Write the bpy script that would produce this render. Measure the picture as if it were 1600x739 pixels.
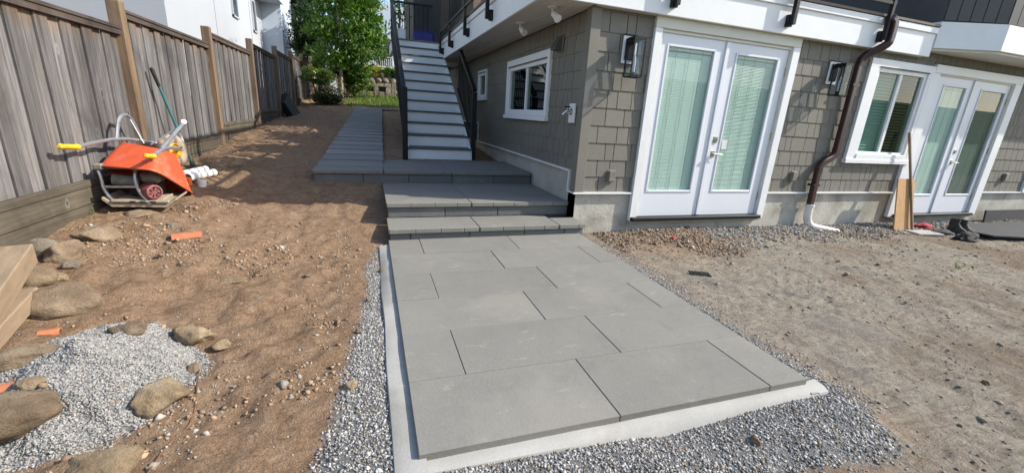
import bpy, bmesh, math, random
import numpy as np
from mathutils import Vector, Matrix

for o in list(bpy.data.objects): bpy.data.objects.remove(o)
SC = bpy.context.scene
COL = SC.collection
rnd = random.Random(11)
R = math.radians

# ------------------------------------------------------------------ camera
CAM_R = Vector((0.94842347, -0.31162818, 0.05814467))
CAM_U = Vector((0.03430048, 0.28322094, 0.95844112))
CAM_F = Vector((0.31514505, 0.90701366, -0.27930238))
CAM_C = Vector((-2.19713, -4.22640, 0.80837))
FPX = 650.92
cd = bpy.data.cameras.new('camera'); cam = bpy.data.objects.new('camera', cd); COL.objects.link(cam)
cd.sensor_width = 36; cd.lens = FPX / 1600 * 36; cd.clip_start = 0.05; cd.clip_end = 2000
m = Matrix.Identity(4)
for i in range(3):
    m[i][0] = CAM_R[i]; m[i][1] = CAM_U[i]; m[i][2] = -CAM_F[i]; m[i][3] = CAM_C[i]
cam.matrix_world = m
SC.camera = cam

# ------------------------------------------------------------------ sky, sun, exposure
SUN_EL = R(37.5); SUN_H = Vector((0.955, -0.297, 0)).normalized()          # horizontal direction towards the sun
w = bpy.data.worlds.new('World'); SC.world = w; w.use_nodes = True
wn = w.node_tree; bg = wn.nodes['Background']
sk = wn.nodes.new('ShaderNodeTexSky'); sk.sky_type = 'NISHITA'; sk.sun_disc = False
sk.sun_elevation = SUN_EL; sk.sun_rotation = math.atan2(SUN_H.x, SUN_H.y)
sk.air_density = 1.0; sk.dust_density = 1.3; sk.ozone_density = 1.0
wn.links.new(sk.outputs[0], bg.inputs[0]); bg.inputs[1].default_value = 0.15
sl = bpy.data.lights.new('sun', 'SUN'); sun = bpy.data.objects.new('sun', sl); COL.objects.link(sun)
sl.energy = 3.6; sl.angle = R(0.55); sl.color = (1.0, 0.945, 0.85)
sdir = Vector((SUN_H.x * math.cos(SUN_EL), SUN_H.y * math.cos(SUN_EL), math.sin(SUN_EL)))
sun.rotation_euler = sdir.to_track_quat('Z', 'Y').to_euler(); sun.location = (6, -4, 8)
vs = SC.view_settings; vs.view_transform = 'Standard'; vs.look = 'None'; vs.gamma = 1; vs.exposure = 0.86
SC.render.engine = 'CYCLES'
SC.cycles.max_bounces = 8; SC.cycles.transparent_max_bounces = 12

# ------------------------------------------------------------------ helpers
def at(px, py, **k):
    """the world point seen at photo pixel (px, py) on the plane x=, y= or z= given"""
    d = CAM_F + CAM_R * ((px - 800) / FPX) - CAM_U * ((py - 369.5) / FPX)
    ax, c = next(iter(k.items())); i = 'xyz'.index(ax)
    return CAM_C + d * ((c - CAM_C[i]) / d[i])

class MB:
    def __init__(s): s.v = []; s.f = []
    def add(s, vs, fs):
        n = len(s.v); s.v += [tuple(v) for v in vs]; s.f += [tuple(i + n for i in f) for f in fs]; return s
    def box(s, x0, x1, y0, y1, z0, z1, M=None):
        vs = [Vector((x, y, z)) for z in (z0, z1) for y in (y0, y1) for x in (x0, x1)]
        if M: vs = [M @ v for v in vs]
        return s.add(vs, [(0, 2, 3, 1), (4, 5, 7, 6), (0, 1, 5, 4), (2, 6, 7, 3), (0, 4, 6, 2), (1, 3, 7, 5)])
    def cbox(s, x0, x1, y0, y1, z0, z1, c=.006, M=None):
        b = bmesh.new(); bmesh.ops.create_cube(b, size=1)
        for v in b.verts: v.co = Vector(((x0 + x1) / 2 + v.co.x * (x1 - x0), (y0 + y1) / 2 + v.co.y * (y1 - y0), (z0 + z1) / 2 + v.co.z * (z1 - z0)))
        bmesh.ops.bevel(b, geom=b.edges[:], offset=c, segments=1, affect='EDGES')
        vs = [M @ v.co if M else v.co.copy() for v in b.verts]; b.verts.index_update()
        s.add(vs, [[v.index for v in f.verts] for f in b.faces]); b.free(); return s
    def bar(s, a, b, wx, wz, up=(0, 0, 1)):
        a = Vector(a); b = Vector(b); d = b - a; L = d.length; z = d.normalized(); x = Vector(up).cross(z)
        if x.length < 1e-4: x = Vector((1, 0, 0))
        x.normalize(); y = z.cross(x)
        M = Matrix((x, y, z)).transposed().to_4x4(); M.translation = a
        return s.box(-wx / 2, wx / 2, -wz / 2, wz / 2, 0, L, M)
    def tube(s, pts, r, n=8, caps=True):
        pts = [Vector(p) for p in pts]; rs = r if isinstance(r, (list, tuple)) else [r] * len(pts)
        rings = []; prev = None
        for i, p in enumerate(pts):
            t = (pts[min(i + 1, len(pts) - 1)] - pts[max(i - 1, 0)]).normalized()
            x = prev - t * prev.dot(t) if prev else (Vector((0, 0, 1)) if abs(t.z) < .9 else Vector((1, 0, 0))).cross(t)
            x.normalize(); prev = x; y = t.cross(x)
            rings.append([p + (x * math.cos(2 * math.pi * k / n) + y * math.sin(2 * math.pi * k / n)) * rs[i] for k in range(n)])
        vs = [v for q in rings for v in q]
        fs = [(i * n + k, i * n + (k + 1) % n, (i + 1) * n + (k + 1) % n, (i + 1) * n + k) for i in range(len(pts) - 1) for k in range(n)]
        if caps: fs += [tuple(range(n))[::-1], tuple((len(pts) - 1) * n + k for k in range(n))]
        return s.add(vs, fs)
    def prism(s, poly, a, b):
        """poly: 3d points of one end; a->b offset"""
        a = Vector(a); b = Vector(b); n = len(poly); P = [Vector(p) for p in poly]
        return s.add([p + a for p in P] + [p + b for p in P], [tuple(range(n))[::-1], tuple(range(n, 2 * n))] + [(k, (k + 1) % n, (k + 1) % n + n, k + n) for k in range(n)])
    def build(s, name, mat, parent=None, smooth=False, root=None):
        me = bpy.data.meshes.new(name)
        off = origin(parent) if parent else Vector((0, 0, 0))
        me.from_pydata([tuple(Vector(v) - off) for v in s.v], [], s.f); me.update()
        b = bmesh.new(); b.from_mesh(me); bmesh.ops.recalc_face_normals(b, faces=b.faces); b.to_mesh(me); b.free()
        if mat: me.materials.append(MT[mat] if isinstance(mat, str) else mat)
        if smooth:
            for p in me.polygons: p.use_smooth = True
            me.set_sharp_from_angle(angle=R(40))
        o = bpy.data.objects.new(name, me); COL.objects.link(o)
        if parent: o.parent = parent
        return o

def origin(o):
    v = Vector((0, 0, 0))
    while o: v += o.location; o = o.parent
    return v
def tag(o, label=None, cat=None, group=None, kind=None):
    if label: o['label'] = label
    if cat: o['category'] = cat
    if group: o['group'] = group
    if kind: o['kind'] = kind
    return o
def thing(name, loc, label, cat, group=None):
    o = bpy.data.objects.new(name, None); COL.objects.link(o); o.location = loc; o.empty_display_size = .1
    return tag(o, label, cat, group)
def inst(name, me, parent, world, scale=(1, 1, 1), rot=None):
    o = bpy.data.objects.new(name, me); COL.objects.link(o); o.parent = parent
    o.location = Vector(world) - origin(parent); o.scale = scale
    if rot: o.rotation_euler = rot
    return o
def np_mesh(name, V, F, mat, cols=None, smooth=False):
    """V (n,3), F (m,k) arrays -> mesh object, optional per-vertex colours"""
    me = bpy.data.meshes.new(name); k = F.shape[1]
    me.vertices.add(len(V)); me.vertices.foreach_set('co', V.astype(np.float32).ravel())
    me.loops.add(F.size); me.loops.foreach_set('vertex_index', F.astype(np.int32).ravel())
    me.polygons.add(len(F)); me.polygons.foreach_set('loop_start', np.arange(0, F.size, k, dtype=np.int32))
    me.update(calc_edges=True); me.validate()
    if cols is not None:
        a = me.color_attributes.new('tint', 'FLOAT_COLOR', 'POINT'); a.data.foreach_set('color', np.c_[cols, np.ones(len(cols))].astype(np.float32).ravel())
    if smooth: me.polygons.foreach_set('use_smooth', np.ones(len(F), bool))
    me.materials.append(MT[mat]); o = bpy.data.objects.new(name, me); COL.objects.link(o); return o

# numpy noise
def vnoise(x, y, seed=0):
    xi = np.floor(x).astype(np.int64); yi = np.floor(y).astype(np.int64); xf = x - xi; yf = y - yi
    def h(a, b):
        n = (a * 374761393 + b * 668265263 + seed * 974711) & 0x7fffffff
        n = ((n ^ (n >> 13)) * 1274126177) & 0x7fffffff
        return ((n ^ (n >> 16)) & 0xffff) / 65535.
    u = xf * xf * (3 - 2 * xf); v = yf * yf * (3 - 2 * yf)
    return (h(xi, yi) * (1 - u) + h(xi + 1, yi) * u) * (1 - v) + (h(xi, yi + 1) * (1 - u) + h(xi + 1, yi + 1) * u) * v - .5
def fbm(x, y, octs=4, seed=0):
    t = 0; a = 1.
    for k in range(octs): t = t + a * vnoise(x * 2 ** k + 17.3 * k, y * 2 ** k - 9.1 * k, seed + k); a *= .5
    return t

# ------------------------------------------------------------------ materials
MT = {}
class NG:
    def __init__(s, name):
        s.m = bpy.data.materials.new(name); s.m.use_nodes = True; s.t = s.m.node_tree; s.b = s.t.nodes['Principled BSDF']; MT[name] = s.m
    def n(s, ty, **k):
        q = s.t.nodes.new('ShaderNode' + ty)
        for a, v in k.items():
            if a.startswith('i_'): q.inputs[a[2:].replace('_', ' ')].default_value = v
            else: setattr(q, a, v)
        return q
    def l(s, a, b): s.t.links.new(a, b)
    def coords(s, kind='Object', scale=(1, 1, 1), rand=True):
        if kind == 'Position': src = s.n('NewGeometry').outputs['Position']
        else: src = s.n('TexCoord').outputs[kind]
        mp = s.n('Mapping'); mp.inputs['Scale'].default_value = scale; s.l(src, mp.inputs['Vector']); out = mp.outputs[0]
        if rand:
            oi = s.n('ObjectInfo'); mu = s.n('VectorMath', operation='SCALE'); mu.inputs[0].default_value = (37, 53, 71); s.l(oi.outputs['Random'], mu.inputs['Scale'])
            ad = s.n('VectorMath', operation='ADD'); s.l(out, ad.inputs[0]); s.l(mu.outputs[0], ad.inputs[1]); out = ad.outputs[0]
        return out
    def noise(s, vec, scale, detail=4, rough=.6, dist=0):
        q = s.n('TexNoise'); q.inputs['Scale'].default_value = scale; q.inputs['Detail'].default_value = detail; q.inputs['Roughness'].default_value = rough; q.inputs['Distortion'].default_value = dist
        s.l(vec, q.inputs['Vector']); return q.outputs['Fac']
    def ramp(s, fac, stops):
        q = s.n('ValToRGB'); e = q.color_ramp.elements
        while len(e) < len(stops): e.new(.5)
        for el, (p, c) in zip(e, stops): el.position = p; el.color = (c[0], c[1], c[2], 1) if isinstance(c, (tuple, list)) else (c, c, c, 1)
        s.l(fac, q.inputs[0]); return q.outputs[0]
    def mix(s, fac, a, b, mode='MIX'):
        q = s.n('Mix', data_type='RGBA', blend_type=mode)
        for v, i in ((fac, 0), (a, 6), (b, 7)):
            if isinstance(v, (int, float)): q.inputs[i].default_value = v
            elif isinstance(v, tuple): q.inputs[i].default_value = (*v, 1)
            else: s.l(v, q.inputs[i])
        return q.outputs[2]
    def math(s, op, a, b=0, clamp=False):
        q = s.n('Math', operation=op, use_clamp=clamp)
        for v, i in ((a, 0), (b, 1)):
            if isinstance(v, (int, float)): q.inputs[i].default_value = v
            else: s.l(v, q.inputs[i])
        return q.outputs[0]
    def bump(s, h, dist, strength=1.):
        q = s.n('Bump'); q.inputs['Distance'].default_value = dist; q.inputs['Strength'].default_value = strength; s.l(h, q.inputs['Height']); s.l(q.outputs[0], s.b.inputs['Normal'])
    def objvar(s, col, lo, hi):
        oi = s.n('ObjectInfo'); mr = s.n('MapRange'); mr.inputs['To Min'].default_value = lo; mr.inputs['To Max'].default_value = hi; s.l(oi.outputs['Random'], mr.inputs[0])
        q = s.n('VectorMath', operation='SCALE'); s.l(col, q.inputs[0]); s.l(mr.outputs[0], q.inputs['Scale']); return q.outputs[0]
    def color(s, c): s.l(c, s.b.inputs['Base Color'])

def simple(name, c, rough=.5, metal=0., var=.12, scale=8., bump=0., bscale=60., ov=0., spec=.5, kind='Object', dirt=None, stretch=(1, 1, 1)):
    g = NG(name); v = g.coords(kind, stretch); f = g.noise(v, scale, 5)
    col = g.ramp(f, [(.3, tuple(x * (1 - var) for x in c)), (.7, tuple(min(1, x * (1 + var)) for x in c))])
    if dirt:
        f2 = g.noise(v, scale * .37, 6, .7); col = g.mix(g.ramp(f2, [(.52, 0), (.75, dirt[1])]), col, dirt[0])
    if ov: col = g.objvar(col, 1 - ov, 1 + ov)
    g.color(col); g.b.inputs['Roughness'].default_value = rough; g.b.inputs['Metallic'].default_value = metal; g.b.inputs['Specular IOR Level'].default_value = spec
    if bump: g.bump(g.noise(v, bscale, 4), bump)
    return g

simple('white_paint', (.79, .795, .79), .45, var=.025, scale=3, bump=.0006, bscale=40, dirt=((.55, .53, .48), .25))
simple('stair_white', (.88, .885, .88), .5, var=.03, scale=3, dirt=((.6, .57, .5), .3))
simple('door_white', (.72, .74, .78), .38, var=.015, scale=2, dirt=((.6, .58, .54), .12))
simple('cream_paint', (.62, .61, .53), .5, var=.04, scale=3, bump=.0006, bscale=50, dirt=((.45, .42, .36), .25))
simple('soffit_paint', (.55, .53, .47), .6, var=.05, scale=2)
simple('shingle', (.178, .165, .134), .75, var=.06, scale=5, bump=.0006, bscale=40, ov=.07, stretch=(1, 1, 1), dirt=((.24, .22, .18), .35))
simple('panel_dark', (.075, .073, .072), .7, var=.08, scale=4, ov=.08)
simple('wall_core', (.02, .018, .016), .9)
simple('trim_taupe', (.19, .176, .146), .7, var=.06, scale=4, bump=.0008, bscale=60)
simple('black_metal', (.009, .009, .010), .5, var=.2, scale=12, spec=.3)
simple('black_rubber', (.016, .016, .017), .75, var=.3, scale=12, bump=.002, bscale=40, dirt=((.09, .08, .065), .5))
simple('dark_interior', (.02, .022, .022), .9)
simple('chrome', (.62, .60, .57), .22, metal=1., var=.05)
simple('brass', (.42, .30, .16), .4, metal=1., var=.08)
simple('maroon_metal', (.045, .018, .017), .34, var=.15, scale=6, spec=.6, dirt=((.10, .075, .065), .3))
simple('pvc', (.72, .71, .68), .4, var=.04, scale=6, dirt=((.36, .29, .21), .55))
simple('galv', (.52, .53, .55), .36, metal=.75, var=.14, scale=14, dirt=((.32, .27, .21), .6))
simple('red_tray', (.60, .095, .035), .55, var=.14, scale=9, bump=.003, bscale=9, dirt=((.46, .27, .19), .8))
simple('yellow_grip', (.72, .42, .02), .5, var=.1, scale=20, dirt=((.3, .22, .1), .4))
simple('tyre_tan', (.34, .27, .19), .85, var=.2, scale=18)
simple('engine_grey', (.19, .175, .15), .75, var=.3, scale=16, bump=.003, bscale=30, dirt=((.31, .25, .19), .7))
simple('engine_dark', (.03, .028, .026), .7, var=.3, scale=16, bump=.003, bscale=30, dirt=((.2, .16, .12), .6))
simple('engine_red', (.22, .05, .05), .6, var=.3, scale=22, dirt=((.36, .27, .235), .95))
simple('plate_dusty', (.33, .27, .20), .9, var=.2, scale=14, bump=.002, bscale=40)
simple('teal_paint', (.045, .16, .17), .45, var=.15, scale=12, dirt=((.35, .36, .34), .45))
simple('rust_brown', (.16, .075, .04), .8, var=.3, scale=30)
simple('clay', (.42, .15, .07), .85, var=.15, scale=16, bump=.002, bscale=50, dirt=((.3, .22, .15), .6))
simple('timber', (.27, .195, .125), .8, var=.2, scale=5, bump=.002, bscale=30, stretch=(6, 6, 1), dirt=((.27, .2, .13), .6))
simple('plywood', (.47, .27, .12), .75, var=.14, scale=9, bump=.001, bscale=40, stretch=(3, 3, 1), dirt=((.30, .16, .07), .5))
simple('blue_bag', (.012, .018, .17), .5, var=.2, scale=6, bump=.006, bscale=12)
simple('deck_board', (.20, .155, .125), .8, var=.15, scale=8, stretch=(1, 6, 6))
simple('tread_grey', (.105, .105, .108), .7, var=.1, scale=6, ov=.06)
simple('red_cloth', (.28, .02, .035), .85, var=.3, scale=14, bump=.01, bscale=20)
simple('glove_black', (.014, .014, .015), .85, var=.3, scale=18, bump=.008, bscale=30, dirt=((.12, .11, .1), .5))
simple('boot_leather', (.03, .024, .02), .7, var=.3, scale=18, bump=.004, bscale=30, dirt=((.16, .12, .09), .6))
simple('flat_stone', (.36, .34, .31), .9, var=.15, scale=12, bump=.003, bscale=30)
simple('mat_black', (.028, .029, .032), .85, var=.2, scale=10, bump=.002, bscale=60, dirt=((.09, .08, .07), .4))
simple('bark', (.30, .235, .17), .9, var=.3, scale=9, bump=.02, bscale=14, stretch=(2, 2, .6))
simple('picket', (.29, .25, .19), .85, var=.2, scale=8, ov=.15)
simple('neighbour_white', (.40, .42, .45), .8, var=.025, scale=.8, kind='Position')
simple('neighbour_blue', (.50, .57, .66), .8, var=.025, scale=.8, kind='Position')
simple('far_cream', (.55, .52, .42), .8, var=.05, scale=1)
simple('window_dark', (.02, .024, .028), .12, var=.1)
simple('orange_plastic', (.75, .16, .02), .5, var=.1)
simple('ceramic_white', (.7, .7, .7), .35, var=.04)
simple('blind', (.84, .86, .84), .6, var=.02, scale=3)
simple('blind_grey', (.16, .17, .165), .7, var=.05, scale=3)

# weathered fence boards: grey with vertical streaks, knots, brown where the weather has not reached
def wood_grey(name, c0, c1, brown, amt, ov, flat=False, top=None):
    g = NG(name); v = g.coords('Object', (1.6, 1.6, .9)); st = g.coords('Object', (14, .55, 14) if flat else (14, 14, .55))
    f = g.noise(st, 2.6, 7, .72, .5); col = g.ramp(f, [(.25, c0), (.55, c1), (.8, tuple(min(1, x * 1.35) for x in c1))])
    big = g.noise(v, 1.3, 4, .6); col = g.mix(g.ramp(big, [(.5, 0), (.72, amt)]), col, brown)
    if top:
        sx = g.n('SeparateXYZ'); g.l(g.n('TexCoord').outputs['Object'], sx.inputs[0]); tz = g.math('ADD', sx.outputs[2], g.math('MULTIPLY', g.noise(st, 1.1, 4), .32)); col = g.mix(g.ramp(tz, [(1.02, 0), (1.14, .8)] if 0 else [(.0, 0), (1., 0)]) if 0 else g.math('MULTIPLY', g.math('SUBTRACT', tz, 1.03), 5., True), col, top)
    k = g.n('TexVoronoi', feature='F1'); k.inputs['Scale'].default_value = 1.; g.l(g.coords('Object', (5.2, 5.2, 2.9)), k.inputs['Vector'])
    kn = g.ramp(k.outputs['Distance'], [(.03, 1), (.075, 0)]); col = g.mix(g.math('MULTIPLY', kn, .75), col, (.035, .026, .02))
    hl = g.ramp(k.outputs['Distance'], [(.06, 0), (.09, .5), (.14, 0)]); col = g.mix(g.math('MULTIPLY', hl, .4), col, (.52, .5, .47))
    wv = g.noise(g.coords('Position', (1, 1, .45), False), 2.1, 6, .7, .6); col = g.mix(.85, col, g.ramp(wv, [(.32, .50), (.5, .95), (.7, 1.2)]), 'MULTIPLY')
    g.color(g.objvar(col, 1 - ov, 1 + ov)); g.b.inputs['Roughness'].default_value = .9; g.b.inputs['Specular IOR Level'].default_value = .2
    g.bump(g.noise(st, 2.2, 5, .7), .0035)
wood_grey('fence_wood', (.034, .032, .032), (.175, .166, .162), (.13, .104, .085), .4, .32, top=(.22, .125, .06))
wood_grey('post_wood', (.10, .068, .042), (.24, .165, .105), (.16, .135, .115), .6, .1)
wood_grey('cap_wood', (.045, .036, .032), (.10, .078, .068), (.09, .06, .045), .5, .1, True)
wood_grey('base_wood', (.045, .038, .028), (.120, .100, .074), (.06, .058, .045), .6, .2, True)

# concrete and paving
def concrete(name, c, var, stain, samt, bump, ov=0., fine=220.):
    g = NG(name); v = g.coords('Object', (1, 1, 1))
    f = g.noise(v, 2.2, 6, .6); col = g.ramp(f, [(.3, tuple(x * (1 - var) for x in c)), (.7, tuple(x * (1 + var) for x in c))])
    sp = g.noise(v, fine, 2, .5); col = g.mix(.22, col, g.ramp(sp, [(.3, .55), (.7, 1.)]), 'MULTIPLY')
    s2 = g.noise(v, 1.15, 5, .62, .3); col = g.mix(g.ramp(s2, [(.55, 0), (.66, samt)]), col, stain); dd = g.noise(g.coords('Object', (1, 2.2, 1)), 7.5, 5, .7, .2); col = g.mix(g.ramp(dd, [(.60, 0), (.68, .35)]), col, tuple(min(1, x * 1.3) for x in stain))
    s3 = g.noise(v, 5.5, 7, .75, .8); col = g.mix(g.ramp(s3, [(.54, 0), (.68, .28)]), col, tuple(x * .62 for x in c))
    if ov: col = g.objvar(col, 1 - ov, 1 + ov)
    g.color(col); rr = g.ramp(f, [(.3, .78), (.7, .92)]); g.l(rr, g.b.inputs['Roughness']); g.b.inputs['Specular IOR Level'].default_value = .2
    g.bump(g.noise(v, fine * .7, 3, .6), bump); return g
concrete('slab', (.212, .205, .182), .07, (.265, .248, .212), .45, .0014, .05, fine=95.)
concrete('slab_path', (.25, .245, .228), .07, (.26, .25, .22), .4, .0012, .10)
concrete('riser_block', (.15, .152, .15), .1, (.22, .21, .19), .4, .003, .1)
concrete('foundation', (.50, .475, .41), .2, (.25, .225, .18), .8, .005, fine=60)
concrete('mortar', (.40, .39, .36), .12, (.26, .235, .20), .75, .0008, fine=120)
concrete('spill', (.24, .225, .21), .1, (.18, .15, .12), .6, .003, fine=90)
concrete('block_wall', (.22, .2, .17), .2, (.3, .25, .18), .6, .004, fine=50)

# stones / boulders
def rock(name, c0, c1, c2):
    g = NG(name); v = g.coords('Object', (1, 1, 1)); f = g.noise(v, 5.5, 8, .68, .5)
    col = g.ramp(f, [(.28, c0), (.5, c1), (.68, c2)]); sp = g.noise(v, 90, 2); col = g.mix(.35, col, g.ramp(sp, [(.3, .5), (.7, 1.)]), 'MULTIPLY')
    g.color(g.objvar(col, .88, 1.12)); g.b.inputs['Roughness'].default_value = .92; g.b.inputs['Specular IOR Level'].default_value = .2
    g.bump(g.noise(v, 19, 8, .75), .03)
rock('boulder_tan', (.14, .098, .064), (.26, .19, .126), (.36, .28, .195))
rock('boulder_grey', (.12, .095, .07), (.23, .19, .145), (.37, .34, .29))
rock('boulder_yellow', (.16, .11, .064), (.31, .228, .14), (.42, .33, .22))

# loose stones: one colour per stone from the mesh
g = NG('gravel'); a = g.n('Attribute', attribute_name='tint'); v = g.coords('Position', (1, 1, 1), False)
g.color(g.mix(.4, a.outputs['Color'], g.ramp(g.noise(v, 160, 2), [(.3, .55), (.7, 1.)]), 'MULTIPLY')); g.b.inputs['Roughness'].default_value = .9; g.b.inputs['Specular IOR Level'].default_value = .25

# bare earth: brown soil, greyer silt on the trampled side
g = NG('soil'); v = g.coords('Position', (1, 1, 1), False); a = g.n('Attribute', attribute_name='tint')
n1 = g.noise(v, 2.3, 6, .65); n2 = g.noise(v, 11, 6, .7, .6); n3 = g.noise(v, 75, 4, .7); n4 = g.noise(v, .75, 4, .55)
brown = g.ramp(n2, [(.28, (.225, .142, .085)), (.5, (.345, .228, .143)), (.72, (.43, .305, .204))])
brown = g.mix(g.ramp(n1, [(.53, 0), (.7, .55)]), brown, (.18, .108, .064))
brown = g.mix(g.ramp(n4, [(.5, 0), (.68, .45)]), brown, (.37, .265, .18))
grey = g.ramp(n2, [(.28, (.25, .21, .166)), (.5, (.36, .315, .255)), (.72, (.45, .405, .338))])
grey = g.mix(g.ramp(n1, [(.48, 0), (.68, .65)]), grey, (.25, .24, .215))
grey = g.mix(g.ramp(n4, [(.47, 0), (.62, .7)]), grey, (.21, .150, .100))
mpx = g.n('Mapping'); mpx.inputs['Rotation'].default_value = (0, 0, R(-38)); mpx.inputs['Scale'].default_value = (2.2, 13, 1); g.l(v, mpx.inputs['Vector']); n6 = g.noise(mpx.outputs[0], 1.7, 6, .7, 1.5)
grey = g.mix(g.ramp(n6, [(.36, .5), (.5, 0)]), grey, (.19, .152, .115)); grey = g.mix(g.ramp(n6, [(.56, 0), (.7, .5)]), grey, (.40, .365, .31))
sep = g.n('SeparateColor'); g.l(a.outputs['Color'], sep.inputs[0])
col = g.mix(sep.outputs[0], brown, grey)
col = g.mix(sep.outputs[1], col, g.ramp(n3, [(.3, (.16, .155, .15)), (.7, (.34, .335, .33))]))
col = g.mix(sep.outputs[2], col, g.ramp(n2, [(.3, (.07, .10, .02)), (.7, (.17, .19, .06))]))
n5 = g.noise(v, 28, 6, .75, 1.2); col = g.mix(.45, col, g.ramp(n3, [(.25, .45), (.75, 1.1)]), 'MULTIPLY'); col = g.mix(g.ramp(n5, [(.34, .4), (.45, 0)]), col, (.075, .048, .030)); g.color(col)  # crevice shade put into the colour where the fine bump noise dips
g.b.inputs['Roughness'].default_value = .97; g.b.inputs['Specular IOR Level'].default_value = .1
g.bump(g.math('ADD', g.math('ADD', g.math('MULTIPLY', n3, .5), n2), g.math('ADD', n5, n6)), .026)

# glass: clear with the reflection its index gives
def glass(name, tint, ior=1.5):
    g = NG(name); g.t.nodes.remove(g.b); out = g.t.nodes['Material Output']
    tr = g.n('BsdfTransparent'); tr.inputs[0].default_value = (*tint, 1); gl = g.n('BsdfGlossy'); gl.inputs['Roughness'].default_value = .015
    fr = g.n('Fresnel'); fr.inputs[0].default_value = ior; mx = g.n('MixShader'); ge = g.n('NewGeometry'); g.l(g.math('MULTIPLY', fr.outputs[0], g.math('SUBTRACT', 1., ge.outputs['Backfacing'])), mx.inputs[0]); g.l(tr.outputs[0], mx.inputs[1]); g.l(gl.outputs[0], mx.inputs[2]); g.l(mx.outputs[0], out.inputs[0])
glass('door_glass', (.84, .905, .875), 1.5); glass('window_glass', (.62, .74, .70), 1.55); glass('lamp_glass', (.82, .86, .9), 1.5)

def leafmat(name, c0, c1, c2):
    g = NG(name); v = g.coords('Position', (1, 1, 1), False); a = g.n('Attribute', attribute_name='tint')
    f = g.noise(v, 1.6, 3); col = g.ramp(f, [(.3, c0), (.5, c1), (.72, c2)]); col = g.mix(1., col, a.outputs['Color'], 'MULTIPLY'); g.color(col)
    g.b.inputs['Roughness'].default_value = .5; out = g.t.nodes['Material Output']
    tl = g.n('BsdfTranslucent'); g.l(g.mix(1., col, (1., 1.15, .5), 'MULTIPLY'), tl.inputs[0]); mx = g.n('MixShader'); mx.inputs[0].default_value = .35
    g.l(g.b.outputs[0], mx.inputs[1]); g.l(tl.outputs[0], mx.inputs[2]); g.l(mx.outputs[0], out.inputs[0])
leafmat('leaf', (.05, .125, .022), (.10, .20, .032), (.20, .31, .05))
leafmat('leaf_dark', (.018, .042, .016), (.03, .062, .021), (.05, .095, .03))
leafmat('leaf_lime', (.06, .11, .015), (.12, .20, .02), (.20, .28, .03))
leafmat('flower_yellow', (.25, .20, .01), (.50, .38, .015), (.65, .5, .02))
# ------------------------------------------------------------------ terrain
PATH_Y0, PATH_S = 1.39, .076
PX0, PX1 = -2.066, -.047                     # patio left / right edge
def path_z(y): return .028 + PATH_S * max(0, y - 1.75)
def path_dx(y): return .028 * (y - PATH_Y0)
CP = [(0.1,-.1,-.49),(1,-.1,-.5),(2.5,-.1,-.5),(4,-.1,-.5),(6,-.1,-.53),(8,-.1,-.54),(10,-.1,-.54),(14,-.1,-.55),
(.3,-1.5,-.47),(.3,-2.8,-.5),(2,-1.5,-.52),(2.5,-3.2,-.56),(5,-1.5,-.54),(5,-3.5,-.6),(9,-2,-.58),(9,-5,-.65),(-.3,-3.25,-.50),(1,-4.3,-.58),
(-1.2,-3.2,-.495),(-1.2,-4.6,-.56),(-2.1,-3.2,-.492),(-2.2,-1.8,-.455),(-2.2,-2.6,-.467),(-2.2,-.5,-.448),(-2.2,.0,-.39),(-2.2,.4,-.32),(-2.2,1.0,-.21),(-2.4,1.36,-.14),(-3.0,1.36,-.13),
(-3.1,.3,-.31),(-3.2,-.8,-.41),(-3.1,-2,-.47),(-3,-3.2,-.5),(-4.45,-1.6,-.36),(-4.45,-.6,-.26),(-4.45,.6,-.18),(-4.45,1.6,-.08),(-3.7,1.4,-.12),(-3.7,0,-.3),
(-4,-2.6,-.42),(-4.5,-4,-.45),(-4.45,3.0,.02),(-4.45,4.,.08),(-4.45,6.5,.25),(-4.45,9.1,.40),(-4.45,11.7,.62),(-4.45,14.5,.95),(-6,14.5,1.),(-6,2,0),(-6,-3,-.3),
(-1.6,1.5,-.2),(-.5,1.5,-.2),(-1.2,.0,-.5),(-1.2,-1.5,-.54),(-1,-3,-.54),(-.2,0,-.5),
(-.3,2.6,-.05),(-.3,5,.1),(-.3,9,.45),(-.9,4,.1),
(2,12,.85),(2,16,1.28),(-2,18,1.35),(-6,18,1.35),(-1,12.5,.88),(-3.5,12.6,.84),(-2,14,1.05),(-2.5,16,1.25),(5,20,1.45),(-8,30,1.6),(6,30,1.7),(-2,24,1.55),(10,8,.2),(10,2,-.3)]
for y in (1.8, 3, 5, 7, 9, 11.3):
    CP += [(-3.0 + path_dx(y), y, path_z(y) - .045), (-1.98 + path_dx(y), y, path_z(y) - .045), (-2.5 + path_dx(y), y, path_z(y) - .09), (-3.7, y, (path_z(y) - .05) * .55 + .45 * (-.12 + .064 * y))]
_P = np.array(CP); _N = len(_P)
_A = np.zeros((_N + 3, _N + 3)); _A[:_N, :_N] = -np.hypot(_P[:, None, 0] - _P[None, :, 0], _P[:, None, 1] - _P[None, :, 1]); _A[:_N, _N] = 1; _A[:_N, _N + 1:] = _P[:, :2]; _A[_N, :_N] = 1; _A[_N + 1:, :_N] = _P[:, :2].T
_W = np.linalg.solve(_A, np.r_[_P[:, 2], 0, 0, 0])
def sst(a, b, x): t = np.clip((x - a) / (b - a), 0, 1); return t * t * (3 - 2 * t)
def rough_mask(x, y):
    """1 on loose earth, 0 near paving and walls"""
    d = np.maximum(np.maximum(-2.28 - x, x - .12), np.maximum(-3.15 - y, y - 1.35))
    dp = np.abs(x - (-2.475 + .028 * (y - 1.39))) - .45; dp = np.where((y > 1.2) & (y < 11.8), dp, 9)
    dh = np.where((x > -.3), -y, 9)
    return sst(0, .25, np.minimum(np.minimum(d, dp), dh + .3))
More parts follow.
